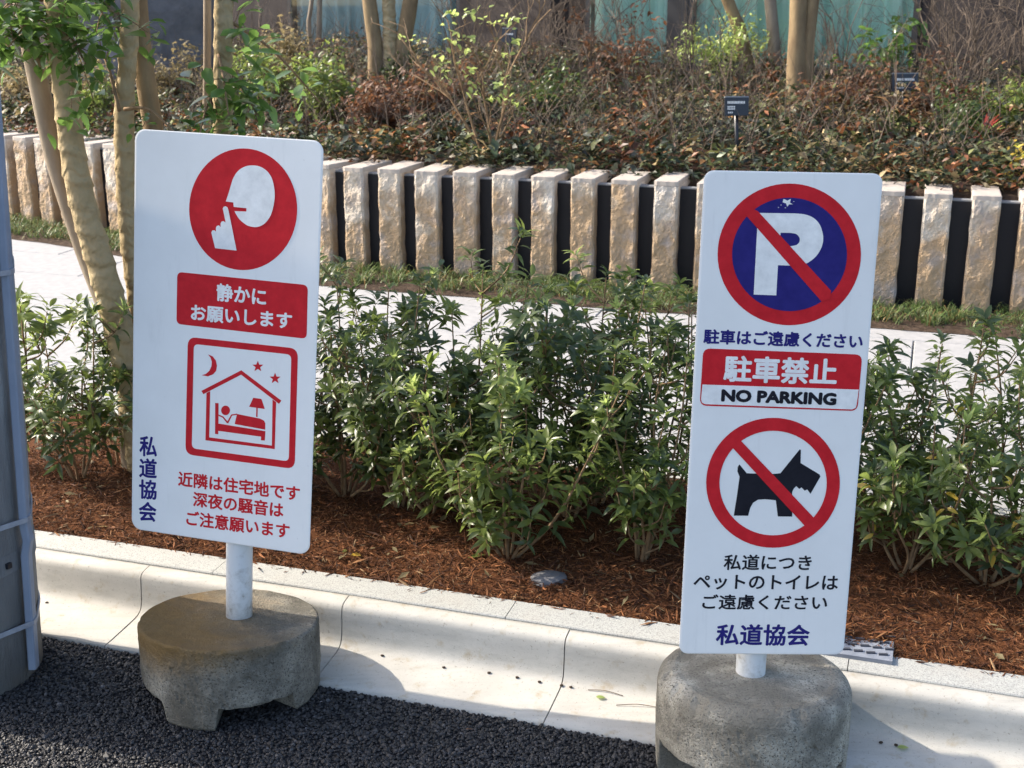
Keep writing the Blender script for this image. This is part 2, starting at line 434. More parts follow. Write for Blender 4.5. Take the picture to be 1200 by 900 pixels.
# ------------------------------------------------------------------ kerb
kerb = empty('kerb', (0, 0, 0), kind='structure')
def s_of(px, py, z): return at(px, py, z).dot(KT)
kj = [s_of(173, 663, .125), s_of(408, 698, .125), s_of(668, 736, .125)]
per = (kj[2] - kj[0]) / 2
joints = [kj[1] + per * i for i in range(-4, 5)]
joints[3], joints[4], joints[5] = kj
prof = [(N_ASPH, -0.03), (N_ASPH, 0.004), (2.345, 0.0055), (2.40, 0.010), (2.438, 0.0135), (2.453, 0.0172), (2.463, 0.023), (2.469, 0.032), (2.4725, 0.045),
        (2.476, 0.080), (2.477, 0.101), (2.480, 0.110), (2.486, 0.1160), (2.495, 0.1192), (2.508, 0.1210), (N_GRAN - 0.0035, 0.1225), (N_GRAN - 0.0035, -0.03)]
def swept_block(name, prof, s0, s1, mat, chip=0.0, ns=14, seed=0):
    m = len(prof); vs = []
    for i in range(ns):
        s = s0 + (s1 - s0) * i / (ns - 1)
        for j, (n, z) in enumerate(prof):
            w = noise.noise(Vector((s * 2.2, j * 0.15, seed))) * chip
            vs.append(kp(s, n + w * 0.5, z + w))
    fs = [(i * m + j, (i + 1) * m + j, (i + 1) * m + j + 1, i * m + j + 1) for i in range(ns - 1) for j in range(m - 1)]
    nb = len(vs); vs += vs[:m] + vs[(ns - 1) * m:ns * m]
    fs += [tuple(range(nb, nb + m)), tuple(reversed(range(nb + m, nb + 2 * m)))]
    o = MB().add(vs, fs).build(name, mat, kerb)
    return o
for i in range(len(joints) - 1):
    o = swept_block('kerb_block', prof, joints[i] + 0.0013, joints[i + 1] - 0.0013, M['kerb'], 0.002, seed=i)
    o.data.polygons.foreach_set('use_smooth', [len(p.vertices) == 4 for p in o.data.polygons])
strip('joint_filler', [(N_ASPH + 0.002, -0.02), (N_ASPH + .003, 0.0), (2.44, 0.008), (2.478, 0.012), (2.4805, 0.09), (2.50, 0.112), (N_MULCH - .004, 0.117)], -4, 4.5, M['joint'], kerb)
gj0 = s_of(603, 707, .128); gj1 = s_of(995, 771, .128)
gp = abs(gj1 - gj0)
gprof = [(N_GRAN, -0.03), (N_GRAN, 0.1235), (N_GRAN + 0.002, 0.1262), (N_MULCH - 0.002, 0.1285), (N_MULCH, 0.126), (N_MULCH, -0.03)]
for i in range(-5, 6):
    swept_block('granite_block', gprof, gj0 + gp * i + 0.001, gj0 + gp * (i + 1) - 0.001, M['granite'], 0.0006, 5, seed=40 + i)

# ------------------------------------------------------------------ mulch bed
def grid_strip(name, s0, s1, n0, n1, z, amp, sc, ds, mat, seed=0, edge=True):
    a = int((s1 - s0) / ds) + 1; b = int((n1 - n0) / ds) + 1
    vs, fs = [], []
    for i in range(a):
        for j in range(b):
            s = s0 + (s1 - s0) * i / (a - 1); n = n0 + (n1 - n0) * j / (b - 1)
            e = min(1, (n - n0) / 0.06 + 0.1, (n1 - n) / 0.06 + 0.1) if edge else 1
            h = (noise.noise(Vector((s * sc, n * sc, seed))) + 0.5 * noise.noise(Vector((s * sc * 2.7, n * sc * 2.7, seed + 5)))) * amp * e
            vs.append(kp(s, n, z + h + (0.02 * e if edge else 0)))
    for i in range(a - 1):
        for j in range(b - 1):
            fs.append((i * b + j, (i + 1) * b + j, (i + 1) * b + j + 1, i * b + j + 1))
    return MB().add(vs, fs).build(name, mat, smooth=True)
bed = tag(grid_strip('planting_bed', -3.6, 3.4, N_MULCH, N_PATH, GZ - 0.012, 0.014, 3.0, 0.03, M['mulch']), kind='structure')
def bed_z(x, y):
    p = Vector((x, y, 0)); s, n = p.dot(KT), p.dot(KN)
    e = max(0.0, min(1, (n - N_MULCH) / 0.06 + 0.1, (N_PATH - n) / 0.06 + 0.1))
    return GZ - 0.012 + (noise.noise(Vector((s * 3, n * 3, 0))) + 0.5 * noise.noise(Vector((s * 8.1, n * 8.1, 5)))) * 0.014 * e + 0.02 * e

NC = 88000
s = rng.uniform(-2.6, 2.3, NC); q = N_MULCH + (N_PATH - N_MULCH) * rng.uniform(0.0, 1, NC) ** 1.25
q[:500] = N_MULCH - np.abs(rng.normal(0, .012, 500))
X = KT.x * s + KN.x * q; Y = KT.y * s + KN.y * q
Z = np.array([bed_z(a, b) for a, b in zip(X, Y)]) + rng.uniform(0.0, 0.010, NC)
Z[:500] = .1295
L = rng.lognormal(math.log(0.0125), 0.55, NC); L = np.clip(L, 0.004, 0.055); W = L * rng.uniform(0.03, 0.14, NC) + 0.0009
a = rng.uniform(0, 2 * pi, NC); el = rng.normal(0, 0.40, NC)
dx, dy, dz = np.cos(a) * np.cos(el), np.sin(a) * np.cos(el), np.sin(el)
px_, py_ = -np.sin(a), np.cos(a)
tl = rng.normal(0, 0.5, NC)
bend = rng.normal(0, 0.12, NC)
D = np.stack([dx, dy, dz], -1); Pp = np.stack([px_ * np.cos(tl), py_ * np.cos(tl), np.sin(tl)], -1); Up = np.cross(D, Pp)
ctr = np.stack([X, Y, Z], -1)
def vv(l, w, u): return ctr + D * (L * l)[:, None] + Pp * (W * w + L * bend * (0.25 - l * l) * 1.0)[:, None] + Up * (W * u)[:, None]
V = np.stack([vv(-.5, -.2, 0), vv(-.5, .2, 0), vv(0, -.5, 0), vv(0, .5, 0), vv(0, 0, .55), vv(.5, -.15, 0), vv(.5, .15, 0)], 1)
Fq = np.array([(0, 2, 4), (0, 4, 1), (1, 4, 3), (2, 5, 4), (5, 6, 4), (6, 3, 4), (0, 1, 3), (0, 3, 2), (2, 3, 6), (2, 6, 5)])
FF = (Fq[None] + np.arange(NC)[:, None, None] * 7).reshape(-1, 3)
pal = np.array([(0.17, 0.062, 0.024), (0.27, 0.105, 0.038), (0.09, 0.036, 0.018), (0.34, 0.16, 0.065), (0.05, 0.024, 0.013), (0.36, 0.23, 0.12)])
idx = rng.choice(6, NC, p=[.33, .25, .2, .1, .09, .03])
col = pal[idx] * rng.uniform(0.38, 0.90, NC)[:, None]
col = np.concatenate([col, np.ones((NC, 1))], 1)
me = mesh_np('mulch_chips', V.reshape(-1, 3), FF, False, np.repeat(col, 7, 0))
tag(link('mulch_chips', me, M['chips']), 'red brown shredded bark mulch covering the bed behind the kerb', 'mulch', kind='stuff')

mbl = MB(); rl_ = random.Random(31)
for i in range(420):
    s_ = rl_.uniform(-2.4, 2.2); n_ = N_MULCH + (N_PATH - N_MULCH) * rl_.random(); p = kp(s_, n_); z_ = bed_z(p.x, p.y) + .008
    L_ = rl_.uniform(.014, .042); W_ = L_ * rl_.uniform(.25, .45); R_ = Matrix.Rotation(rl_.uniform(0, 6.3), 3, 'Z') @ Matrix.Rotation(rl_.uniform(-.5, .5), 3, 'X') @ Matrix.Rotation(rl_.uniform(-.4, .4), 3, 'Y')
    q_ = [(-.5, 0, 0), (-.1, .5, .12), (-.05, 0, .05), (-.1, -.5, .12), (.5, 0, .1)]
    mbl.add([R_ @ Vector((a * L_, b * W_, c * W_)) + Vector((p.x, p.y, z_)) for a, b, c in q_], [(0, 2, 1), (0, 3, 2), (1, 2, 4), (2, 3, 4)])
tag(mbl.build('leaf_litter', M['leaf_dry']), 'scattered dry tan leaves lying on the mulch', 'leaf litter', kind='stuff')

# ------------------------------------------------------------------ path of pale slabs
def wall_line():
    pts = [Vector((-5.4, 9.55, 0)), Vector((-3.045, 7.869, 0)), Vector((-2.308, 7.40, 0)), Vector((-1.60, 6.90, 0)), Vector((-0.861, 6.46, 0)), Vector((-0.103, 6.195, 0)),
           Vector((0.642, 5.935, 0)), Vector((1.80, 5.57, 0)), Vector((3.6, 5.0, 0))]
    return catmull(pts, 24)
WL = wall_line()
path = empty('path', (0, 0, 0), kind='structure')
strip('slab_bedding', [(N_PATH - 0.002, GZ - 0.05), (N_PATH, GZ - 0.012), (12, GZ - 0.012)], -9, 6, M['joint'], path)
edge = strip('edging_strip', [(N_PATH, GZ - 0.02), (N_PATH, GZ + 0.003), (N_PATH + 0.055, GZ + 0.003), (N_PATH + 0.055, GZ - 0.02)], -9, 6, M['granite'], path)
sw, sd = 0.9, 0.45
slab_me = []
for v in range(3):
    mb = MB(); x, y = sw / 2 - 0.0028, sd / 2 - 0.0028; b = 0.003
    mb.add([(-x, -y, -.03), (x, -y, -.03), (x, y, -.03), (-x, y, -.03), (-x, -y, -b), (x, -y, -b), (x, y, -b), (-x, y, -b),
            (-x + b, -y + b, 0), (x - b, -y + b, 0), (x - b, y - b, 0), (-x + b, y - b, 0)],
           [(0, 1, 5, 4), (1, 2, 6, 5), (2, 3, 7, 6), (3, 0, 4, 7), (4, 5, 9, 8), (5, 6, 10, 9), (6, 7, 11, 10), (7, 4, 8, 11), (8, 9, 10, 11)])
    slab_me.append(mb.mesh('paving_slab')); slab_me[-1].materials.append(M['slab'])
def behind(p):
    """signed distance behind the pillar front line (positive = in the raised bed)"""
    d1 = (p.x - 0.0) * 0.309 + (p.y - 6.155) * 0.951
    d2 = (p.x + 2.308) * 0.545 + (p.y - 7.39) * 0.839
    return min(d1, d2)
random.seed(5)
for r in range(0, 11):
    for c_ in range(-8, 7):
        s = c_ * sw + (0.45 if r % 2 else 0); n = N_PATH + 0.058 + sd * (r + .5)
        p = kp(s, n, GZ)
        if behind(p) > 0.45: continue
        o = link('paving_slab', slab_me[r % 3], None, path)
        o.location = (p.x, p.y, GZ + random.uniform(-0.0008, 0.0008)); o.rotation_euler = (random.uniform(-.001, .001), random.uniform(-.001, .001), KA)

# ------------------------------------------------------------------ stone pillar wall
TOPZ = 0.668
wall = empty('pillar_wall', (WL[len(WL) // 2].x, WL[len(WL) // 2].y, GZ), 'curved low wall of rough split sandstone pillars with black panels between', 'wall')
def pillar_mesh(seed):
    rnd = random.Random(seed)
    w, dpt, h = 0.118, 0.31, TOPZ - GZ + 0.03
    capz = h - 0.0222
    mb = MB()
    nx, nz = 13, 56
    lean = rnd.uniform(-0.006, 0.006)
    def pt(i, k):
        x = -w / 2 + w * i / nx; z = capz * k / nz
        q = Vector((x * 16 + seed * 7.3, z * 11, seed))
        e = noise.noise(q) * 0.009 + abs(noise.noise(q * 1.3 + Vector((0, 0, 4)))) * 0.009 + noise.noise(q * 5.3) * 0.0030 + noise.noise(q * 11) * .0014 - 0.004
        edge = abs(2 * i / nx - 1)
        chip = 0.0
        if edge > 0.99: chip = 0.006 + 0.008 * abs(noise.noise(Vector((i * 3, z * 16, seed + 9))))
        xs = noise.noise(Vector((i * 5, z * 13, seed + 3))) * 0.005 * (edge ** 3)
        return (x + xs + lean * z / h * 0, -0.004 - e + chip, z - 0.03)
    vs = [pt(i, k) for k in range(nz + 1) for i in range(nx + 1)]
    fs = [(k * (nx + 1) + i, k * (nx + 1) + i + 1, (k + 1) * (nx + 1) + i + 1, (k + 1) * (nx + 1) + i) for k in range(nz) for i in range(nx)]
    n0 = len(vs)
    # sides and back share the ragged front edges
    back = [(-w / 2, dpt, z) for z in (0,)]
    for k in range(nz + 1):
        z = capz * k / nz - 0.03
        vs.append((-w / 2 + rnd.uniform(-.0008, .0008), dpt, z)); vs.append((w / 2 + rnd.uniform(-.0008, .0008), dpt, z))
    for k in range(nz):
        L0, L1 = k * (nx + 1), (k + 1) * (nx + 1); B0, B1 = n0 + 2 * k, n0 + 2 * (k + 1)
        fs.append((B0, L0, L1, B1)); fs.append((L0 + nx, B0 + 1, B1 + 1, L1 + nx)); fs.append((B0 + 1, B0, B1, B1 + 1))
    mb.add(vs, fs)
    return mb.mesh('pillar')
def cap_mesh(seed):
    rnd = random.Random(seed + 90)
    w, dpt = 0.1195, 0.312; h0, h1 = -0.023, 0.0
    mb = MB(); nx = 8; b = 0.003
    outline = []
    for i in range(nx + 1): outline.append((-w / 2 + w * i / nx, -0.001 + rnd.uniform(-0.0015, 0.0025) + (0.0045 if i in (0, nx) else 0)))
    outline += [(w / 2, dpt * .5), (w / 2, dpt), (-w / 2, dpt), (-w / 2, dpt * .5)]
    m = len(outline)
    vs = [(x, y, h0) for x, y in outline] + [(x, y, h1 - b) for x, y in outline] + [(x * (1 - 2 * b / w), max(y, 0) + (b if y < .1 else -b if y > .3 else 0), h1 + rnd.uniform(-.0006, .0006)) for x, y in outline]
    fs = [(i, (i + 1) % m, m + (i + 1) % m, m + i) for i in range(m)] + [(m + i, m + (i + 1) % m, 2 * m + (i + 1) % m, 2 * m + i) for i in range(m)]
    fs += [tuple(2 * m + i for i in range(m)), tuple(reversed(range(m)))]
    mb.add(vs, fs); return mb.mesh('cap')
pms = [pillar_mesh(i + 1) for i in range(9)]; cms = [cap_mesh(i) for i in range(4)]
for m_ in pms: m_.materials.append(M['stone']); m_.polygons.foreach_set('use_smooth', [False] * len(m_.polygons))
for m_ in cms: m_.materials.append(M['stone_top'])
panel_mb = MB().box((0, 0, 0), (0.20, 0.012, TOPZ - GZ - 0.035)); panel_me = panel_mb.mesh('infill_panel'); panel_me.materials.append(M['panel'])
ledge_me = MB().box((0, 0, 0), (0.0855, 0.05, 0.006)).mesh('panel_trim'); ledge_me.materials.append(M['ledge'])
# walk the line at one period
cum = [0.0]
for i in range(1, len(WL)): cum.append(cum[-1] + (WL[i] - WL[i - 1]).length)
def along(d):
    import bisect
    i = min(max(bisect.bisect(cum, d) - 1, 0), len(WL) - 2)
    f_ = (d - cum[i]) / (cum[i + 1] - cum[i])
    return WL[i].lerp(WL[i + 1], f_), (WL[i + 1] - WL[i]).normalized()
# phase: a pillar's left front corner stands at (-0.861, 6.433)
ref = min(range(len(WL)), key=lambda i: (WL[i] - Vector((-0.861 + 0.056, 6.435, 0))).length)
PER = 0.1995
d0 = cum[ref] % PER; k = 0
wl = wloc(wall)
d = d0
rr = random.Random(8)
while d < cum[-1] - 0.05:
    p, tdir = along(d)
    ang = atan2(tdir.y, tdir.x)
    dz = rr.uniform(-0.003, 0.003); wx = rr.uniform(0.94, 1.05)
    o = link('pillar', pms[(k * 5 + k // 4) % 9], None, wall)
    o.location = Vector((p.x, p.y, GZ)) - wl; o.rotation_euler = (0, 0, ang); o.scale = (wx, 1, 1)
    cpo = link('cap', cms[k % 4], None, o); cpo.location = (0, 0, TOPZ - GZ + dz)
    p2, t2 = along(min(d + PER / 2, cum[-1] - .01)); n2 = Vector((-t2.y, t2.x, 0)); a2 = atan2(t2.y, t2.x)
    q_ = p2 + n2 * 0.062
    o = link('infill_panel', panel_me, None, wall); o.location = Vector((q_.x, q_.y, GZ + (TOPZ - GZ - 0.035) / 2 - 0.005)) - wl; o.rotation_euler = (0, 0, a2); o.scale = (0.44, 1, 1)
    q_ = p2 + n2 * 0.085
    o = link('panel_trim', ledge_me, None, wall); o.location = Vector((q_.x, q_.y, TOPZ - 0.0365)) - wl; o.rotation_euler = (0, 0, a2)
    d += PER; k += 1

# ------------------------------------------------------------------ raised bed soil
def zb(x, y):
    dd = max(0.0, min(behind(Vector((x, y, 0))), 4.2))
    return 0.605 + 0.095 * dd + 0.02 * noise.noise(Vector((x * 2, y * 2, 3)))
vs, fs = [], []
A_, B_ = 90, 46
for i in range(A_):
    for j in range(B_):
        u = i / (A_ - 1) * (cum[-1] - 0.02); p, td = along(u); nrm = Vector((-td.y, td.x, 0))
        q = p + nrm * (0.11 + 5.0 * j / (B_ - 1))
        vs.append((q.x, q.y, zb(q.x, q.y) if j else 0.3))
fs = [(i * B_ + j, (i + 1) * B_ + j, (i + 1) * B_ + j + 1, i * B_ + j + 1) for i in range(A_ - 1) for j in range(B_ - 1)]
tag(MB().add(vs, fs).build('raised_bed', M['soil'], smooth=True), kind='structure')
def at_bed(px, py):
    z = 0.7
    for _ in range(30):
        p = at(px, py, z); z = zb(p.x, p.y) * 0.5 + z * 0.5
    over = (p - Vector((0, 10.35, 0))).dot(Vector((sin(radians(32)), cos(radians(32)), 0))) + .35
    if over > 0: p.y -= over / cos(radians(32)); p.x *= p.y / (p.y + over / cos(radians(32)))
    return Vector((p.x, p.y, zb(p.x, p.y)))

# ------------------------------------------------------------------ building
FA = radians(-32); FT = Vector((cos(FA), sin(FA), 0)); FN = Vector((-sin(FA), cos(FA), 0)); FO = Vector((0, 10.35, 0))
def fx(px, py=20, off=0.0):
    d = ray(px, py); o = Vector((0, 0, EYE)); b = FO + FN * off
    t_ = (b - o).dot(FN) / d.dot(FN)
    return (o + d * t_ - FO).dot(FT)
Mf = Matrix.Rotation(FA, 3, 'Z')
bld = empty('building', (FO.x, FO.y, 0.9), 'dark building behind the raised bed with pale green curtained windows', 'building')
def fbox(name, x0, x1, y0, y1, z0, z1, mat, parent=bld, label=None):
    c_ = FO + FT * ((x0 + x1) / 2) + FN * ((y0 + y1) / 2) + Vector((0, 0, (z0 + z1) / 2))
    return MB().box(c_, (x1 - x0, y1 - y0, z1 - z0), Mf).build(name, mat, parent, label=label)
WT, WB = 3.1, 0.95
xa, xb, xc, xd, xe, xf, xg = fx(330), fx(533), fx(640), fx(680), fx(782), fx(800), fx(1073)
fbox('wall', -9, 9, 0.10, 0.35, 3.1, 4.6, M['wall_dark'])
fbox('plinth', -9, 9, 0.103, 0.35, -0.05, WB, M['wall_dark'])
fbox('wall', -9, xa, 0.10, 0.35, WB, WT, M['wall_dark'])
fbox('wall', xb, xc, 0.07, 0.35, WB, WT, M['wall_stone'], label='purplish brown stone pier between the windows')
fbox('wall', xg, 9, 0.10, 0.35, WB, WT, M['wall_dark'])
fbox('wall', -9, 9, 2.5, 2.6, -.05, 4.6, M['wall_dark'])
def curtain(x0, x1, mat, parent, seed):
    n = int((x1 - x0) / 0.012); rnd = random.Random(seed); vs = []; ph = 0
    xs, ys = [], []
    for i in range(n + 1):
        ph += 2 * pi * 0.012 / (0.17 + 0.07 * noise.noise(Vector((i * .03, seed, 0))))
        x = x0 + (x1 - x0) * i / n
        y = 0.145 + 0.044 * sin(ph) + 0.012 * sin(ph * 2.3 + 1) + 0.012 * noise.noise(Vector((i * .02, 7, seed)))
        xs.append(x); ys.append(y)
    for z in (WB + 0.03, 2.0, WT):
        for x, y in zip(xs, ys):
            vs.append(FO + FT * x + FN * (y + 0.01 * sin(z * 3 + x * 5)) + Vector((0, 0, z)))
    m = n + 1
    fs = [(r * m + i, r * m + i + 1, (r + 1) * m + i + 1, (r + 1) * m + i) for r in range(2) for i in range(n)]
    return MB().add(vs, fs).build('curtain', mat, parent, smooth=True)
def window(x0, x1, cm, seed):
    f = MB()
    def b(a0, a1, z0, z1):
        c_ = FO + FT * ((a0 + a1) / 2) + FN * 0.11 + Vector((0, 0, (z0 + z1) / 2)); f.box(c_, (a1 - a0, 0.06, z1 - z0), Mf)
    b(x0, x0 + .04, WB, WT); b(x1 - .04, x1, WB, WT); b(x0 + .041, x1 - .041, WB, WB + 0.05); b(x0 + .041, x1 - .041, WT - .05, WT)
    w_ = f.build('window', M['frame'], bld)
    curtain(x0 + .03, x1 - .03, cm, w_, seed)
    fbox('pane', x0 + .041, x1 - .041, 0.082, 0.087, WB + .051, WT - .051, M['glass'], w_)
window(xa, xb, M['curtain_shaded'], 1)
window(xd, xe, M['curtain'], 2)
window(xf, xg, M['curtain'], 3)
fbox('mullion', xe, xf, 0.075, 0.3, WB, WT, M['frame'])
# a grey rock face standing left of the windows
mb = MB(); nx, nz = 16, 10; vs = []
cR = atY(170, 75, 9.6)
for k in range(nz + 1):
    for i in range(nx + 1):
        a = pi * i / nx
        r = 0.62 * (1 - 0.25 * (k / nz) ** 2)
        q = Vector((-cos(a) * r, -sin(a) * r * 0.5, k / nz * 0.95))
        q += Vector((noise.noise(q * 2.2), noise.noise(q * 2.2 + Vector((5, 0, 0))), noise.noise(q * 3 + Vector((0, 9, 0))))) * 0.10
        vs.append(Vector((cR.x, cR.y, 0.75)) + q)
fs = [(k * (nx + 1) + i, k * (nx + 1) + i + 1, (k + 1) * (nx + 1) + i + 1, (k + 1) * (nx + 1) + i) for k in range(nz) for i in range(nx)]
fs.append(tuple(nz * (nx + 1) + i for i in range(nx + 1)))
rock = mb.add(vs, fs).build('boulder', M['rock'], loc=(cR.x, cR.y, 0.75))
tag(rock, 'large grey boulder behind the plants at the top left', 'boulder')

# ------------------------------------------------------------------ leaves
def leaf_verts(L, W, curl=0.25, fold=0.25, seg=4, shape='lance'):
    """leaf in +x direction, z up; returns verts, faces"""
    vs, fs = [], []
    for i in range(seg + 1):
        t_ = i / seg
        if shape == 'lance': w = W * (sin(pi * t_ ** 0.85) ** 0.9) * 0.5
        else: w = W * (sin(pi * t_ ** 0.75) ** 0.75) * 0.5
        x = L * t_; z = -curl * L * t_ * t_ + 0.12 * L * t_
        if i in (0, seg): vs.append((x, 0, z))
        else:
            vs += [(x, w, z + fold * w), (x, 0, z), (x, -w, z + fold * w)]
    fs.append((0, 3, 2)); fs.append((0, 2, 1))
    for i in range(seg - 2):
        a = 1 + 3 * i
        fs.append((a, a + 1, a + 4, a + 3)); fs.append((a + 1, a + 2, a + 5, a + 4))
    e = 1 + 3 * (seg - 2); last = e + 3
    fs.append((e, e + 1, last)); fs.append((e + 1, e + 2, last))
    return vs, fs
def whorl_mesh(n, L, W, up, seed, mat, curl=0.25, shape='lance', spread=0.012):
    rnd = random.Random(seed); mb = MB()
    for i in range(n):
        a = i * 2.399 + rnd.uniform(-.3, .3); tilt = up + rnd.uniform(-.28, .28) + (0.35 * i / n)
        l = L * rnd.uniform(0.7, 1.15)
        v, f_ = leaf_verts(l, W * rnd.uniform(.85, 1.15), curl + rnd.uniform(-.1, .25), rnd.uniform(.1, .5), 4, shape)
        R_ = Matrix.Rotation(a, 3, 'Z') @ Matrix.Rotation(-tilt, 3, 'Y') @ Matrix.Rotation(rnd.uniform(-.5, .5), 3, 'X')
        off = Vector((0, 0, i / n * spread))
        mb.add([R_ @ (Vector(p) + Vector((0.004, 0, 0))) + off for p in v], f_)
    me = mb.mesh('leaf_whorl'); me.materials.append(mat)
    me.polygons.foreach_set('use_smooth', [True] * len(me.polygons))
    return me
WH = {}
for key, mat in (('dark', M['leaf_dark']), ('mid', M['leaf_mid'])):
    WH[key] = [whorl_mesh(7 + i % 3, 0.052, 0.0155, 0.30 + .12 * (i % 3), i, mat, .35, spread=.02) for i in range(6)]
    WH[key + '_n'] = [whorl_mesh(5 + i % 2, 0.052, 0.0150, 0.10 + .1 * (i % 3), 20 + i, mat, 0.5, spread=.045) for i in range(6)]
WH['young'] = [whorl_mesh(8, 0.045, 0.012, 0.8, 60 + i, M['leaf_young'], 0.15) for i in range(3)]
WH['gold'] = [whorl_mesh(2, 0.05, 0.016, 0.1, 70 + i, M['leaf_gold'], 0.4) for i in range(2)]
WH['red'] = [whorl_mesh(4, 0.035, 0.010, 0.7, 80 + i, M['leaf_red'], 0.15) for i in range(2)]

def rot_to(dirv, spin):
    return (Vector(dirv).to_track_quat('Z', 'Y').to_matrix() @ Matrix.Rotation(spin, 3, 'Z')).to_4x4()

def shrub(base, H, R, label, seed, nst=6, tone='dark', young=0.1, extra=0.0, gold=0.0, red=0.0, dens=1.0, lean=(0, 0), bare=0.17, big=1.0):
    rnd = random.Random(seed)
    root = empty('shrub', base, label, 'shrub', 'evergreen shrubs in the bed behind the kerb')
    rl = Vector(base); cnt = 0
    for i in range(nst):
        az = 2 * pi * (i + rnd.uniform(-.45, .45)) / nst; rr_ = R * rnd.uniform(0.3, 1.45); h = H * rnd.uniform(0.45, 1.0)
        tip = Vector((cos(az) * rr_ + lean[0], sin(az) * rr_ + lean[1], h))
        p0 = Vector((cos(az) * .012, sin(az) * .012, -0.01))
        p1 = Vector((tip.x * 0.45, tip.y * 0.45, h * 0.26)) + Vector((rnd.uniform(-.02, .02), rnd.uniform(-.02, .02), 0))
        p2 = Vector((tip.x * 0.8, tip.y * 0.8, h * 0.66)) + Vector((rnd.uniform(-.02, .02), rnd.uniform(-.02, .02), 0))
        st = catmull([p0, p1, p2, tip], 6)
        mb = MB(); mb.tube([p + rl for p in st], lerpl(0.0050, 0.0016, len(st)), 5)
        spots = []
        L_ = 0
        def nodes(pl, t0, sp):
            acc = 0
            for a, b in zip(pl[:-1], pl[1:]):
                acc += (b - a).length
                if b.z > H * t0 and acc > sp:
                    acc = 0; spots.append((b, (b - a).normalized(), 'n'))
            spots.append((pl[-1], (pl[-1] - pl[-2]).normalized(), 't'))
        nodes(st, bare, 0.046 / dens)
        nb = rnd.randint(3, 5)
        for j in range(nb):
            k_ = int(len(st) * rnd.uniform(0.16, 0.86)); q0 = st[k_]
            a2 = az + rnd.uniform(-1.6, 1.6); ln = rnd.uniform(0.10, 0.22) * (H / 0.65)
            q2 = q0 + Vector((cos(a2) * ln * .62, sin(a2) * ln * .62, ln * rnd.uniform(.45, .95)))
            q1 = q0.lerp(q2, .5) + Vector((cos(a2) * .015, sin(a2) * .015, -.012))
            bl = catmull([q0, q1, q2], 4); mb.tube([p + rl for p in bl], lerpl(0.0032, 0.0013, len(bl)), 4)
            nodes(bl, bare * .7, 0.045 / dens)
            if rnd.random() < .6:
                q3 = q1 + Vector((rnd.uniform(-.07, .07), rnd.uniform(-.07, .07), rnd.uniform(.03, .10)))
                bl = [q1, q1.lerp(q3, .5), q3]; mb.tube([p + rl for p in bl], lerpl(0.0024, 0.0012, 3), 4); nodes(bl, bare * .7, .05)
        mb.build('stem', M['stem'], root, smooth=True)
        for (p, dv, ty) in spots:
            key = tone if rnd.random() > .25 else ('mid' if tone == 'dark' else 'dark')
            key = key + ('' if ty == 't' else '_n')
            r_ = rnd.random()
            if ty == 't' and r_ < young: key = 'young'
            elif ty == 'n' and r_ < gold: key = 'gold'
            elif ty == 't' and r_ < young + red: key = 'red'
            o = bpy.data.objects.new('leaf_whorl', rnd.choice(WH[key])); C.objects.link(o); o.parent = root
            dd = (dv + Vector((rnd.uniform(-.35, .35), rnd.uniform(-.35, .35), rnd.uniform(0, .35)))).normalized()
            sc_ = rnd.uniform(.62, 1.05) * big
            o.matrix_local = Matrix.Translation(p) @ rot_to(dd, rnd.uniform(0, 6.3)) @ Matrix.Scale(sc_, 4)
            cnt += 1
    return cnt

def bedpt(px, py):
    z = GZ
    for _ in range(6):
        p = at(px, py, z); z = bed_z(p.x, p.y)
    return Vector((p.x, p.y, z))

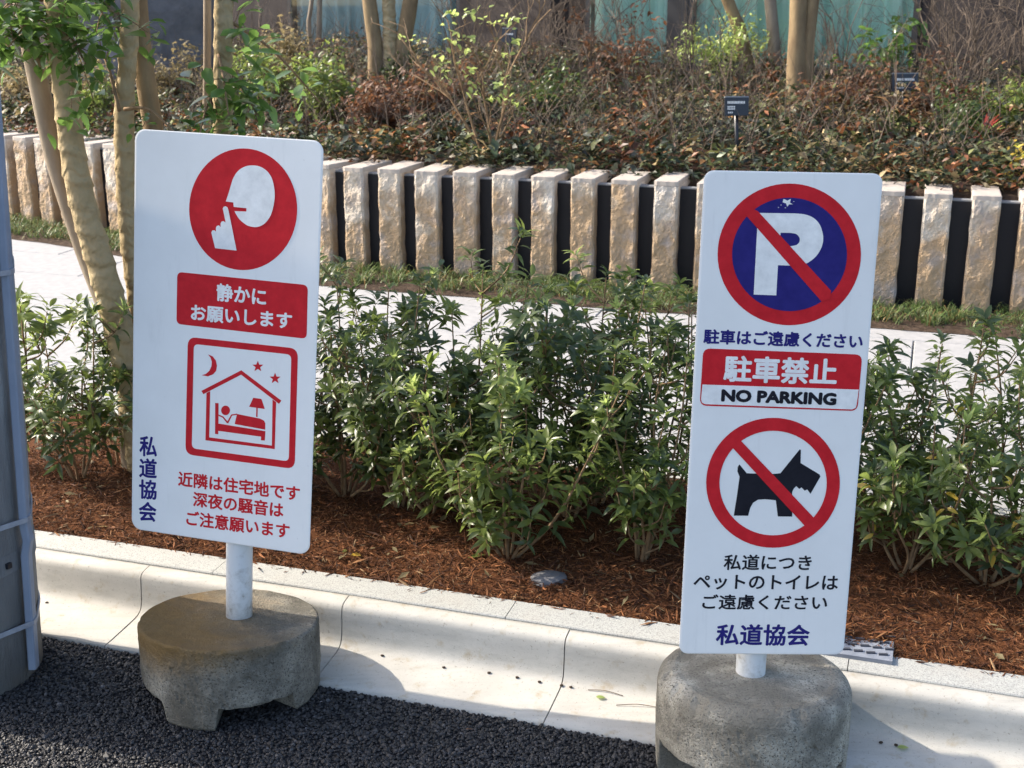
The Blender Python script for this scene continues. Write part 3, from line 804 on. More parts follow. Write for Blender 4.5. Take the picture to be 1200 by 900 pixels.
# pixel base, height, radius, kwargs, label
SH = [
 ((18, 548), .60, .15, dict(nst=4, dens=.8, tone='mid', young=.2), 'sparse light green shrub beside the utility pole at the left edge'),
 ((92, 560), .50, .17, dict(nst=6, young=.15, dens=.85, bare=.2), 'leafy shrub in front of the wrapped tree trunk left of the quiet sign'),
 ((138, 545), .40, .12, dict(nst=3, dens=.7, tone='mid', young=.15), 'small shrub at the foot of the wrapped trunk, half behind the quiet sign'),
 ((225, 560), .50, .18, dict(nst=5, dens=.8), 'shrub hidden mostly behind the upper part of the quiet sign'),
 ((320, 580), .60, .20, dict(nst=6), 'shrub peeking out along the right edge of the quiet sign'),
 ((405, 580), .66, .20, dict(nst=8), 'dark full shrub just right of the quiet sign'),
 ((468, 592), .66, .19, dict(nst=8) , 'tall dark shrub second to the right of the quiet sign'),
 ((540, 578), .63, .20, dict(nst=8, young=.08, gold=.02), 'dark shrub in the middle of the hedge reaching the grass strip'),
 ((596, 652), .50, .22, dict(nst=8, tone='mid', young=.3, lean=(0, -.02)), 'low bright green shrub with bare forked stems nearest the kerb in the middle'),
 ((632, 588), .58, .19, dict(nst=7, young=.1), 'dark shrub behind the low bright one in the middle of the hedge'),
 ((700, 590), .68, .17, dict(nst=7, young=.05), 'tallest dark shrub between the two signs'),
 ((752, 655), .54, .19, dict(nst=6, tone='mid', young=.2), 'shrub with slanting bare stems left of the no parking sign'),
 ((782, 585), .64, .18, dict(nst=7, young=.12), 'shrub with reddish tips along the left edge of the no parking sign'),
 ((860, 610), .60, .19, dict(nst=5), 'shrub hidden behind the left half of the no parking sign'),
 ((945, 625), .58, .19, dict(nst=5), 'shrub hidden behind the right half of the no parking sign'),
 ((505, 600), .50, .19, dict(nst=6, tone='mid', young=.15), 'mid green shrub low in the hedge left of the bright one'),
 ((668, 606), .50, .19, dict(nst=6, young=.1), 'low dark shrub filling the hedge between the bright one and the tallest one'),
 ((1022, 600), .54, .17, dict(nst=6, dens=.75, red=.12, tone='dark', bare=.25), 'open shrub with thin red stems right of the no parking sign'),
 ((1060, 668), .44, .17, dict(nst=6, tone='mid', young=.2, gold=.12, bare=.18), 'low shrub with some yellow leaves beside the drain cover'),
 ((1100, 618), .62, .17, dict(nst=5, tone='mid', gold=.03), 'tall shrub with an orange withered leaf near the right edge'),
 ((1155, 682), .50, .22, dict(nst=6, tone='mid', young=.25, gold=.05), 'full green shrub with a thick forked stem at the right edge'),
 ((1196, 612), .58, .17, dict(nst=5, tone='mid', young=.15), 'shrub cut by the right edge of the picture, behind the forked one'),
 ((1270, 690), .56, .20, dict(nst=6, tone='mid', young=.2), 'shrub at the far right, mostly outside the picture'),
]
tot = 0
for i, (b, h, r, kw, lab) in enumerate(SH):
    tot += shrub(bedpt(*b), h, r, lab, 100 + i, **kw)
print('whorls', tot)

# ------------------------------------------------------------------ trees
def wrapfn(seed):
    def fn(a, L):
        h = (L * 13 + a / (2 * pi)) % 1.0
        return 1 + 0.15 * (1 - h) ** 3 + 0.08 * noise.noise(Vector((cos(a) * 1.5, sin(a) * 1.5, L * 9 + seed)))
    return fn
def barkfn(seed):
    def fn(a, L): return 1 + 0.09 * noise.noise(Vector((cos(a) * 1.3, sin(a) * 1.3, L * 5 + seed)))
    return fn
def oval_cluster(seed, mat, n=10, L=.072, W=.034, R=.07):
    rnd = random.Random(seed); mb = MB()
    for i in range(n):
        v, f_ = leaf_verts(L * rnd.uniform(.7, 1.2), W * rnd.uniform(.8, 1.1), rnd.uniform(.0, .4), rnd.uniform(.1, .4), 4, 'oval')
        R_ = Matrix.Rotation(rnd.uniform(0, 6.3), 3, 'Z') @ Matrix.Rotation(rnd.uniform(-.5, 1.0), 3, 'Y') @ Matrix.Rotation(rnd.uniform(-.7, .7), 3, 'X')
        o = Vector((rnd.uniform(-1, 1), rnd.uniform(-1, 1), rnd.uniform(-1, 1))) * R
        mb.add([R_ @ Vector(p) + o for p in v], f_)
    me = mb.mesh('leaf_cluster'); me.materials.append(mat)
    me.polygons.foreach_set('use_smooth', [True] * len(me.polygons)); return me
OV = [oval_cluster(i, M['leaf_tree']) for i in range(5)]
OVY = [oval_cluster(10 + i, M['leaf_young'], 7, .045, .024, .05) for i in range(3)]
def tree(base, stems, label, seed, crown=None, sprays=(), group=None, cat='tree', meshes=None, lpc=0.14):
    """stems: list of (points world, r0, r1, mat, fn); crown: (center, radii, n); sprays: [(from, to, n, spread)]"""
    rnd = random.Random(seed); meshes = meshes or OV
    root = empty('tree', base, label, cat, group); rl = Vector(base)
    tips = []
    for (pts, r0, r1, mat, fn) in stems:
        pl = catmull(pts, 40 if mat == M['wrap'] else 16)
        MB().tube(pl, lerpl(r0, r1, len(pl)), 16, fn=fn).build('trunk', mat, root, smooth=True)
        tips.append(pl)
    def cluster(p, s=1.0):
        o = bpy.data.objects.new('leaf_cluster', rnd.choice(meshes)); C.objects.link(o); o.parent = root
        o['kind'] = 'stuff'; o.matrix_local = Matrix.Translation(p - rl) @ Matrix.Rotation(rnd.uniform(0, 6.3), 4, 'Z') @ Matrix.Scale(s * rnd.uniform(.8, 1.2), 4)
    for (a, b, n, spread, s) in sprays:
        a, b = Vector(a), Vector(b); mid = a.lerp(b, .5) + Vector((0, 0, .03))
        pl = catmull([a, mid, b], 5); MB().tube(pl, lerpl(.006, .002, len(pl)), 5).build('branch', M['stem'], root, smooth=True)
        for i in range(n):
            t_ = rnd.uniform(.15, 1.05); q = a.lerp(b, t_) + Vector((rnd.gauss(0, 1), rnd.gauss(0, 1), rnd.gauss(0, 1))) * spread
            k_ = pl[min(int(t_ * len(pl)), len(pl) - 1)]
            if (q - k_).length > .05: MB().tube([k_, k_.lerp(q, .5) + Vector((0, 0, .01)), q], .0015, 3).build('twig', M['stem'], root)
            cluster(q, s)
    if crown:
        cc_, rad_, n = crown; cc_ = Vector(cc_)
        mb = MB(); ends = []
        for i in range(max(6, n // 9)):
            while True:
                v = Vector((rnd.uniform(-1, 1), rnd.uniform(-1, 1), rnd.uniform(-1, 1)))
                if v.length < 1: break
            e = cc_ + Vector((v.x * rad_[0], v.y * rad_[1], v.z * rad_[2]))
            pl = rnd.choice(tips); st = pl[rnd.randint(int(len(pl) * .72), len(pl) - 1)]
            bl = catmull([st, st.lerp(e, .5) + Vector((0, 0, .05)), e], 4); mb.tube(bl, lerpl(.012, .003, len(bl)), 5); ends.append((st, e))
        mb.build('branch', M['bark'], root, smooth=True)
        for i in range(n):
            st, e = rnd.choice(ends); q = st.lerp(e, rnd.uniform(.55, 1.05)) + Vector((rnd.gauss(0, 1), rnd.gauss(0, 1), rnd.gauss(0, 1))) * .09
            cluster(q, 1.15)
    return root
# left clump in the mulch bed
b1 = bedpt(172, 545); Y1 = b1.y
tree(b1, [
  ([b1 + Vector((-.04, .0, -.02)), atY(146, 420, Y1), atY(100, 290, Y1 + .02), atY(66, 190, Y1 + .03), atY(46, 100, Y1 + .04), atY(22, -20, Y1 + .05), atY(-20, -260, Y1 + .1)], .036, .024, M['bark'], barkfn(1)),
  ([b1 + Vector((.0, -.03, -.02)), atY(150, 430, Y1 - .03), atY(124, 330, Y1 - .03), atY(92, 215, Y1 - .03), atY(77, 110, Y1 - .03), atY(66, -10, Y1 - .03), atY(58, -300, Y1)],   .045, .026, M['wrap'], wrapfn(2)),
  ([b1 + Vector((.05, .02, -.02)), atY(158, 320, Y1 + .05), atY(147, 190, Y1 + .05), atY(146, 120, Y1 + .05), atY(152, 20, Y1 + .05), atY(156, -260, Y1 + .1)], .032, .022, M['wrap'], wrapfn(5)),
 ], 'burlap wrapped multi-stem tree between the utility pole and the quiet sign', 11,
 crown=((b1.x - .1, b1.y + .1, 2.75), (.75, .7, .55), 110),
 sprays=[(atY(66, 20, Y1), atY(10, 55, Y1 - .1), 9, .05, .8), (atY(70, 40, Y1), atY(100, 75, Y1 - .15), 14, .055, .8), (atY(60, -40, Y1), atY(120, 15, Y1 - .2), 12, .06, .8),
         (atY(140, 130, Y1), atY(118, 60, Y1 + .1), 3, .04, .6), (atY(50, 0, Y1), atY(2, 12, Y1 - .1), 7, .05, .8), (atY(146, 128, Y1), atY(205, 155, Y1 - .1), 1, .02, .5)],
 group='burlap wrapped trees in the bed')
b2 = bedpt(225, 530); Y2 = b2.y + .0
tree(b2, [
  ([b2 + Vector((-.04, .0, -.02)), atY(208, 330, Y2), atY(180, 150, Y2), atY(163, 20, Y2), atY(150, -250, Y2)], .032, .026, M['bark_brown'], barkfn(6)),
  ([b2 + Vector((.03, .0, -.02)), atY(262, 300, Y2), atY(261, 150, Y2), atY(262, 0, Y2), atY(264, -280, Y2)], .028, .024, M['wrap'], wrapfn(7)),
  ([b2 + Vector((.01, .05, -.02)), atY(240, 300, Y2 + .05), atY(242, 150, Y2 + .06), atY(243, 0, Y2 + .06), atY(240, -280, Y2 + .1)], .014, .010, M['bark'], barkfn(8)),
 ], 'wrapped tree rising behind the top edge of the quiet sign', 12,
 crown=((b2.x + .1, b2.y + .1, 2.8), (.75, .7, .55), 90),
 sprays=[(atY(255, 60, Y2), atY(268, 135, Y2 - .2), 5, .045, .85), (atY(258, 100, Y2), atY(232, 165, Y2 - .25), 5, .045, .85), (atY(262, 90, Y2), atY(310, 150, Y2 - .1), 3, .04, .8),
         (atY(262, 20, Y2), atY(375, 120, Y2 + .3), 4, .05, .8)],
 group='burlap wrapped trees in the bed')

# trees on the raised bed
def bedtree(px, py, stems, label, seed, mats, crown_n=26, **kw):
    b = at_bed(px, py); lst = []
    for (pts, w0, w1), mt in zip(stems, mats):
        P = [b + Vector(((pts[0][0] - px) * b.y / 1500, 0, -.03))] + [atY(x, y, b.y) for x, y in pts[1:]]
        top = P[-1] + (P[-1] - P[-2]).normalized() * 1.4; P.append(top)
        k_ = b.y * 1.0 / 1500 / 2
        lst.append((P, w0 * k_, w1 * k_ * .8, mt, barkfn(seed) if mt != M['wrap'] else wrapfn(seed)))
    c_ = b + Vector((0, 0, 2.4))
    return tree(b, lst, label, seed, crown=(c_, (.7, .7, .5), crown_n), **kw)
bedtree(455, 120, [([(440, 120), (440, 60), (432, -5)], 20, 17), ([(455, 120), (457, 50), (455, -5)], 18, 15), ([(470, 120), (472, 60), (482, -5)], 22, 18)],
        'three stemmed tree with tan trunks on the raised bed right of the quiet sign', 21, [M['bark_brown'], M['wrap'], M['bark_brown']])
bedtree(938, 140, [([(932, 140), (934, 60), (936, -5)], 24, 20), ([(944, 140), (946, 60), (953, -5)], 18, 15)],
        'thick twin trunked tree on the raised bed above the no parking sign', 22, [M['bark_brown'], M['bark_brown']])
bedtree(880, 78, [([(882, 78), (868, 40), (851, -5)], 17, 15)],
        'tree with one trunk leaning left in front of the green curtain', 23, [M['bark_brown']], 20)
bedtree(912, 88, [([(912, 88), (906, 40), (902, -5)], 16, 14)],
        'slim tree between the leaning trunk and the twin trunk', 24, [M['bark']], 20)
bedtree(372, 62, [([(372, 70), (374, 30), (375, -5)], 7, 6), ([(366, 70), (362, 30), (366, -5)], 6, 5)], 'thin pale stemmed tree above the right corner of the quiet sign', 25, [M['bark'], M['bark']], 24)

# branching woody shrubs of the raised bed
def twiggy(b, H, R, n, mat, label, seed, leaves=None, nl=0, r0=.006, cat='shrub', name='bare_shrub', group=None, lsz=1.0, low=0.3):
    rnd = random.Random(seed); root = empty(name, b, label, cat, group); rl = Vector(b); ends = []
    def grow(mb, p, dv, ln, r, lv):
        pts = [p]; q = p
        for _ in range(4):
            dv = (dv + Vector((rnd.gauss(0, .16), rnd.gauss(0, .16), rnd.gauss(.03, .1)))).normalized(); q = q + dv * ln / 4; pts.append(q)
        mb.tube([x + rl for x in pts], lerpl(r, r * .45, 5), 4 if lv else 5, caps=False); ends.append(q)
        if q.z > H * low: ends.append(pts[2])
        if lv < 3:
            for _ in range(rnd.randint(2, 3)):
                k_ = rnd.randint(1, 4); d2 = (dv + Vector((rnd.gauss(0, .55), rnd.gauss(0, .55), rnd.gauss(.1, .4)))).normalized()
                grow(mb, pts[k_], d2, ln * rnd.uniform(.45, .75), r * .55, lv + 1)
    for i in range(n):
        az = 2 * pi * i / n + rnd.uniform(-.5, .5); sp = rnd.uniform(.1, 1) * R / H
        mb = MB(); grow(mb, Vector((cos(az) * .02, sin(az) * .02, -.02)), Vector((cos(az) * sp, sin(az) * sp, 1)).normalized(), H * rnd.uniform(.5, .7), r0, 0)
        mb.build('stem', mat, root)
    if leaves:
        for i in range(nl):
            p = rnd.choice(ends) + Vector((rnd.gauss(0, .02), rnd.gauss(0, .02), rnd.gauss(0, .02)))
            o = bpy.data.objects.new('leaf_cluster', rnd.choice(leaves)); C.objects.link(o); o.parent = root
            o['kind'] = 'stuff'; o.matrix_local = Matrix.Translation(p) @ Matrix.Rotation(rnd.uniform(0, 6.3), 4, 'Z') @ Matrix.Scale(lsz * rnd.uniform(.7, 1.2), 4)
    return root
def small_cluster(seed, mat, n=12, L=.035, W=.016, R=.05): return oval_cluster(seed, mat, n, L, W, R)
CL = {k: [small_cluster(200 + i, M['leaf_' + k], 13, .042, .021, .055) for i in range(3)] for k in ('dark', 'rust', 'dry', 'young', 'mid', 'gold')}
GB = 'bare twiggy shrubs on the raised bed'
for i, (px, py, h, r, n, lab) in enumerate([
  (612, 110, .82, .30, 7, 'bare twiggy shrub in front of the brown stone pier'),
  (690, 122, .82, .34, 8, 'dense bare dark shrub at the left edge of the green curtain'),
  (735, 100, .82, .25, 6, 'bare shrub under the middle of the first green curtain'),
  (650, 90, .82, .25, 7, 'bare shrub in the dark gap beside the stone pier'),
  (805, 120, .82, .25, 6, 'bare shrub in front of the dark window mullion'),
  (848, 100, .82, .25, 5, 'bare shrub left of the leaning trunk'),
  (985, 110, .82, .28, 7, 'bare shrub just right of the twin trunks'),
  (1100, 95, .85, .35, 9, 'dense bare shrub right of the green curtain'),
  (1150, 105, .90, .35, 9, 'dark bare thicket shrub above the red tipped plant'),
  (1195, 95, .85, .35, 8, 'bare shrub at the top right corner'),
  (1125, 70, .85, .35, 9, 'bare shrub against the dark wall at the right'),
  (300, 90, .60, .32, 7, 'bare greyish shrub between the wrapped trunk and the stone boulder'),
  (335, 75, .65, .30, 7, 'bare shrub with crossing twigs left of the blue grey window'),
  (205, 80, .60, .30, 6, 'bare shrub in front of the grey boulder'),
  (25, 95, .60, .35, 7, 'brown bare shrub at the top left corner'),
  (545, 90, .82, .28, 6, 'bare shrub between the three stemmed tree and the stone pier')]):
    twiggy(at_bed(px, py), h, r, n, M['twig'], lab, 300 + i, group=GB)
twiggy(at_bed(492 + 84, 190), .90, .32, 5, M['stem'], 'slender shrub with pale green leaves and grey forked stems in the middle', 330, OVY, 26, .010, name='leafy_shrub', low=.4)
twiggy(at_bed(1040, 118), .55, .15, 4, M['bark'], 'slim evergreen with round dark leaves before the right end of the curtain', 331, OV, 15, .008, name='evergreen_shrub', low=.4)
GL = 'leafy shrubs on the raised bed'
for i, (px, py, h, r, key, nl, lab) in enumerate([
  (30, 130, .35, .35, 'dry', 90, 'brown dry leaved shrub at the far left above the wall'),
  (0, 118, .55, .3, 'dark', 60, 'dark green shrub at the left edge above the wall'),
  (110, 140, .40, .3, 'dry', 80, 'mixed brown shrub between the left trunks'),
  (130, 150, .30, .25, 'mid', 60, 'small green shrub between the wrapped trunks above the wall'),
  (215, 130, .45, .35, 'dry', 100, 'dry yellowish shrub right of the second wrapped trunk'),
  (300, 140, .42, .35, 'mid', 110, 'olive green shrub above the top edge of the quiet sign'),
  (345, 130, .45, .3, 'dry', 110, 'straw coloured shrub above the right corner of the quiet sign'),
  (395, 150, .36, .3, 'mid', 100, 'dull green shrub just right of the quiet sign top'),
  (440, 160, .34, .33, 'rust', 120, 'brown shrub below the three stemmed tree'),
  (470, 120, .32, .26, 'dark', 90, 'dark green clump right at the three stemmed tree'),
  (520, 150, .34, .28, 'rust', 80, 'rust brown clump left of the slender pale green shrub'),
  (640, 150, .36, .30, 'dark', 90, 'dark green clump right of the slender pale green shrub'),
  (735, 125, .50, .26, 'rust', 60, 'shrub with golden brown leaves under the first curtain'),
  (850, 105, .45, .3, 'young', 90, 'bright yellow green shrub under the leaning trunk'),
  (985, 150, .34, .30, 'rust', 90, 'rust leaved clump right of the twin trunk'),
  (1090, 150, .30, .30, 'rust', 80, 'orange brown clump below the right plant label'),
  (1180, 165, .30, .32, 'mid', 110, 'fine leaved green clump at the right edge above the wall'),
  (1120, 170, .26, .28, 'dark', 80, 'dark green clump behind the two rightmost full pillars')]):
    twiggy(at_bed(px, py), h, r, 7, M['twig'], lab, 400 + i, CL[key], nl, .004, name='leafy_shrub', group=GL, low=.15, lsz=.9)
# strap leaved plant with pink tips
b = at_bed(1150, 178)
pr = empty('spiky_plant', b, 'strap leaved plant with pink and pale green leaves near the right edge', 'plant')
rnd = random.Random(77)
for i in range(26):
    v, f_ = leaf_verts(.17 * rnd.uniform(.7, 1.1), .022, .55, .3, 5)
    R_ = Matrix.Rotation(i * 2.4, 3, 'Z') @ Matrix.Rotation(-rnd.uniform(.35, 1.35), 3, 'Y')
    MB().add([R_ @ Vector(p) + b + Vector((0, 0, .06)) for p in v], f_).build('leaf', M['leaf_red'] if i % 4 == 0 else (M['leaf_young'] if i % 3 else M['leaf_mid']), pr, smooth=True)
MB().tube([b + Vector((0, 0, -.02)), b + Vector((0, 0, .08))], .012, 6).build('stem', M['stem'], pr)
b = at_bed(1192, 214)
twiggy(b, .16, .12, 6, M['twig'], 'small plant with orange yellow leaves at the right end of the wall', 480, CL['gold'], 14, .003, name='leafy_shrub', low=.1, lsz=.8)

# ground cover of the raised bed: one mass
def cover(n, zone, pal, probs, hmax, L0, seed, name, label, flat=False):
    r = np.random.default_rng(seed)
    pts = []
    while len(pts) < n:
        d_ = r.uniform(0, cum[-1] - .1); p, td = along(d_); nn = Vector((-td.y, td.x, 0)); q = p + nn * zone(r)
        if (q - FO).dot(FN) > -.12: continue
        pts.append((q.x, q.y))
    pts = np.array(pts); K = 34
    N = n * K
    cx = np.repeat(pts[:, 0], K) + r.normal(0, .05, N); cy = np.repeat(pts[:, 1], K) + r.normal(0, .05, N)
    hh = np.repeat(r.uniform(.25, 1, n) * hmax, K)
    base = np.repeat(np.array([zb(a, b) for a, b in pts]), K)
    cz = base + r.uniform(0.02, 1, N) ** .7 * hh
    Ls = L0 * r.lognormal(0, .3, N); Ws = Ls * r.uniform(.3, .55, N)
    a = r.uniform(0, 2 * pi, N); e = r.uniform(-.5, .9, N); tw = r.normal(0, .5, N)
    D = np.stack([np.cos(a) * np.cos(e), np.sin(a) * np.cos(e), np.sin(e)], -1)
    Sd = np.stack([-np.sin(a) * np.cos(tw), np.cos(a) * np.cos(tw), np.sin(tw)], -1); U = np.cross(D, Sd)
    c0 = np.stack([cx, cy, cz], -1)
    V = np.stack([c0, c0 + D * (Ls * .45)[:, None] + Sd * (Ws * .5)[:, None] + U * (Ws * .15)[:, None], c0 + D * (Ls * .5)[:, None],
                  c0 + D * (Ls * .45)[:, None] - Sd * (Ws * .5)[:, None] + U * (Ws * .15)[:, None], c0 + D * Ls[:, None] - U * (Ls * .15)[:, None]], 1)
    Fq = np.array([(0, 1, 2), (0, 2, 3), (1, 4, 2), (3, 2, 4)])
    FF = (Fq[None] + np.arange(N)[:, None, None] * 5).reshape(-1, 3)
    pi_ = np.repeat(r.choice(len(pal), n, p=probs), K)
    mixit = r.uniform(0, 1, N) < .22; pi_[mixit] = r.choice(len(pal), mixit.sum(), p=probs)
    col = np.array(pal)[pi_] * np.clip(r.lognormal(-.45, .6, N), .15, 2.4)[:, None]
    col = np.concatenate([col, np.ones((N, 1))], 1)
    me = mesh_np(name, V.reshape(-1, 3), FF, True, np.repeat(col, 5, 0))
    tag(link(name, me, M['cover']), label, 'ground cover', kind='stuff')
pal = [(0.045, 0.065, 0.030), (0.09, 0.11, 0.04), (0.18, 0.19, 0.07), (0.20, 0.08, 0.035), (0.28, 0.15, 0.06), (0.31, 0.24, 0.12), (0.14, 0.155, 0.11)]
cover(1300, lambda r: .20 + 1.5 * r.uniform(0, 1), pal, [.27, .20, .08, .14, .09, .10, .12], .19, .044, 1, 'ground_cover', 'mixed low green and rusty leaved planting just behind the pillar wall')
cover(1500, lambda r: 1.2 + 2.5 * r.uniform(0, 1), pal, [.19, .18, .15, .11, .08, .21, .08], .28, .040, 2, 'ground_cover', 'taller mixed green and brown planting at the back of the raised bed')
# dry stalks through the back planting
r = np.random.default_rng(9); mb = MB()
for i in range(4200):
    d_ = r.uniform(0, cum[-1] - .1); p, td = along(d_); q = p + Vector((-td.y, td.x, 0)) * r.uniform(.6, 3.9)
    if (q - FO).dot(FN) > -.1: continue
    z = zb(q.x, q.y); h = r.uniform(.12, .26 + .34 * r.uniform(0, 1) ** 2); l = Vector((r.normal(0, .10), r.normal(0, .10), 0))
    a_ = Vector((q.x, q.y, z)); m_ = a_ + l * .5 + Vector((0, 0, h * .55)); mb.tube([a_, m_, a_ + l * 1.4 + Vector((0, 0, h))], [.0032, .0022, .001], 3, caps=False)
    for _ in range(2): mb.tube([m_, m_ + Vector((r.normal(0, .05), r.normal(0, .05), h * r.uniform(.2, .45)))], [.0016, .0008], 3, caps=False)
tag(mb.build('dry_stalks', M['twig']), 'thin dry stalks and twigs standing among the raised bed planting', 'dry stalks', kind='stuff')

# ------------------------------------------------------------------ grass strip in front of the wall
r = np.random.default_rng(4)
NB = 26000
ds = r.uniform(0, cum[-1] - .05, NB); pts = np.zeros((NB, 3))
tuft = r.uniform(0, cum[-1] - .05, 900); to = r.uniform(-.29, .03, 900); th = r.uniform(.6, 1.5, 900)
ti = r.integers(0, 900, NB)
for i in range(NB):
    j = ti[i]
    p, td = along(float(np.clip(tuft[j] + r.normal(0, .022), 0.01, cum[-1] - .06))); nn = Vector((-td.y, td.x, 0))
    q = p + nn * float(min(to[j] + r.normal(0, .022), .045)); pts[i] = (q.x, q.y, GZ)
a = r.uniform(0, 2 * pi, NB); h = r.uniform(.03, .085, NB) * th[ti] * .68; ln = h * r.uniform(.5, 1.5, NB); w = r.uniform(.0014, .003, NB)
D = np.stack([np.cos(a), np.sin(a), 0 * a], -1); Sd = np.stack([-np.sin(a), np.cos(a), 0 * a], -1); Zz = np.array([[0, 0, 1.0]])
lv = []
for (f1, f2, ww) in ((0, 0, 1), (.35, .65, .9), (.75, .95, .6), (1.1, .82, .05)):
    c_ = pts + D * (ln * f1)[:, None] + Zz * (h * f2)[:, None]
    lv += [c_ + Sd * (w * ww)[:, None], c_ - Sd * (w * ww)[:, None]]
V = np.stack(lv, 1); Fq = np.array([(0, 1, 3, 2), (2, 3, 5, 4), (4, 5, 7, 6)])
FF = (Fq[None] + np.arange(NB)[:, None, None] * 8).reshape(-1, 4)
pg = np.array([(0.07, 0.12, 0.035), (0.12, 0.17, 0.05), (0.19, 0.21, 0.08), (0.26, 0.17, 0.07)])[r.choice(4, NB, p=[.4, .33, .17, .1])] * r.uniform(.7, 1.3, NB)[:, None]
pg = np.concatenate([pg, np.ones((NB, 1))], 1)
me = mesh_np('grass', V.reshape(-1, 3), FF, True, np.repeat(pg, 8, 0))
tag(link('grass', me, M['cover']), 'strip of short arching grass at the foot of the pillar wall', 'grass', kind='stuff')
vs = []
NSG = 160
for i in range(NSG):
    p, td = along(i / (NSG - 1) * (cum[-1] - .02)); nn = Vector((-td.y, td.x, 0))
    wob = .02 * noise.noise(Vector((i * .3, 0, 0)))
    for k_, (o_, z_) in enumerate(((-.345 + wob, GZ + .003), (-.30, GZ + .016), (-.12, GZ + .022), (.08, GZ + .02))):
        q = p + nn * o_; vs.append((q.x, q.y, z_))
fs = [(i * 4 + j, (i + 1) * 4 + j, (i + 1) * 4 + j + 1, i * 4 + j + 1) for i in range(NSG - 1) for j in range(3)]
tag(MB().add(vs, fs).build('grass_strip_soil', M['soil'], smooth=True), kind='structure')

# ------------------------------------------------------------------ plant labels
def plant_label(px, py, bpx, bpy_, w, h, tiltz, label, lines, Yo=None):
    b = at_bed(bpx, bpy_) if Yo is None else None
    c_ = atY(px, py, b.y)
    root = empty('plant_label', b, label, 'plant label', 'black plant name labels on the raised bed')
    k_ = b.y / 1500 * 1.02; W_, H_ = w * k_, h * k_
    Rz = Matrix.Rotation(tiltz, 3, 'Z')
    MB().tube([b + Vector((0, 0, -.05)), c_ + Vector((0, .012, 0))], .011, 8).build('post', M['label'], root, smooth=True)
    R_ = Rz @ Matrix.Rotation(radians(-12), 3, 'X')
    pl = MB().box(c_, (W_, .02, H_), R_).build('plate', M['label'], root)
    MB().box(c_ + R_ @ Vector((0, .0, H_ / 2 + .003)), (W_, .022, .0055), R_).build('lit_top_edge', M['ledge'], root)  # paler strip paints the sunlit top of the label
    mb = MB()
    for (x, y, lw, lh) in lines:
        n = max(1, int(lw * W_ / .007))
        for i in range(n):
            q = c_ + R_ @ Vector(((x + lw * (i + .4) / n) * W_, -.0112, y * H_)); mb.box(q, (lw * W_ / n * .62, .0008, lh * H_), R_)
    mb.build('lettering', M['print_white'], pl)
plant_label(863, 125, 865, 196, 27, 20, radians(4), 'black plant label on a post left of centre above the no parking sign', [(-.40, .22, .75, .14), (-.40, -.02, .33, .08), (-.40, -.14, .33, .08), (-.38, -.34, .22, .08)])
plant_label(1060, 97, 1059, 150, 30, 19, radians(6), 'black plant label on a post before the right end of the green curtain', [(-.32, .18, .68, .14), (-.38, -.06, .33, .08), (-.38, -.30, .33, .08)])
plant_label(597, 42, 604, 118, 17, 15, radians(-20), 'tilted black plant label among twigs before the stone pier', [(-.3, .1, .6, .12)])

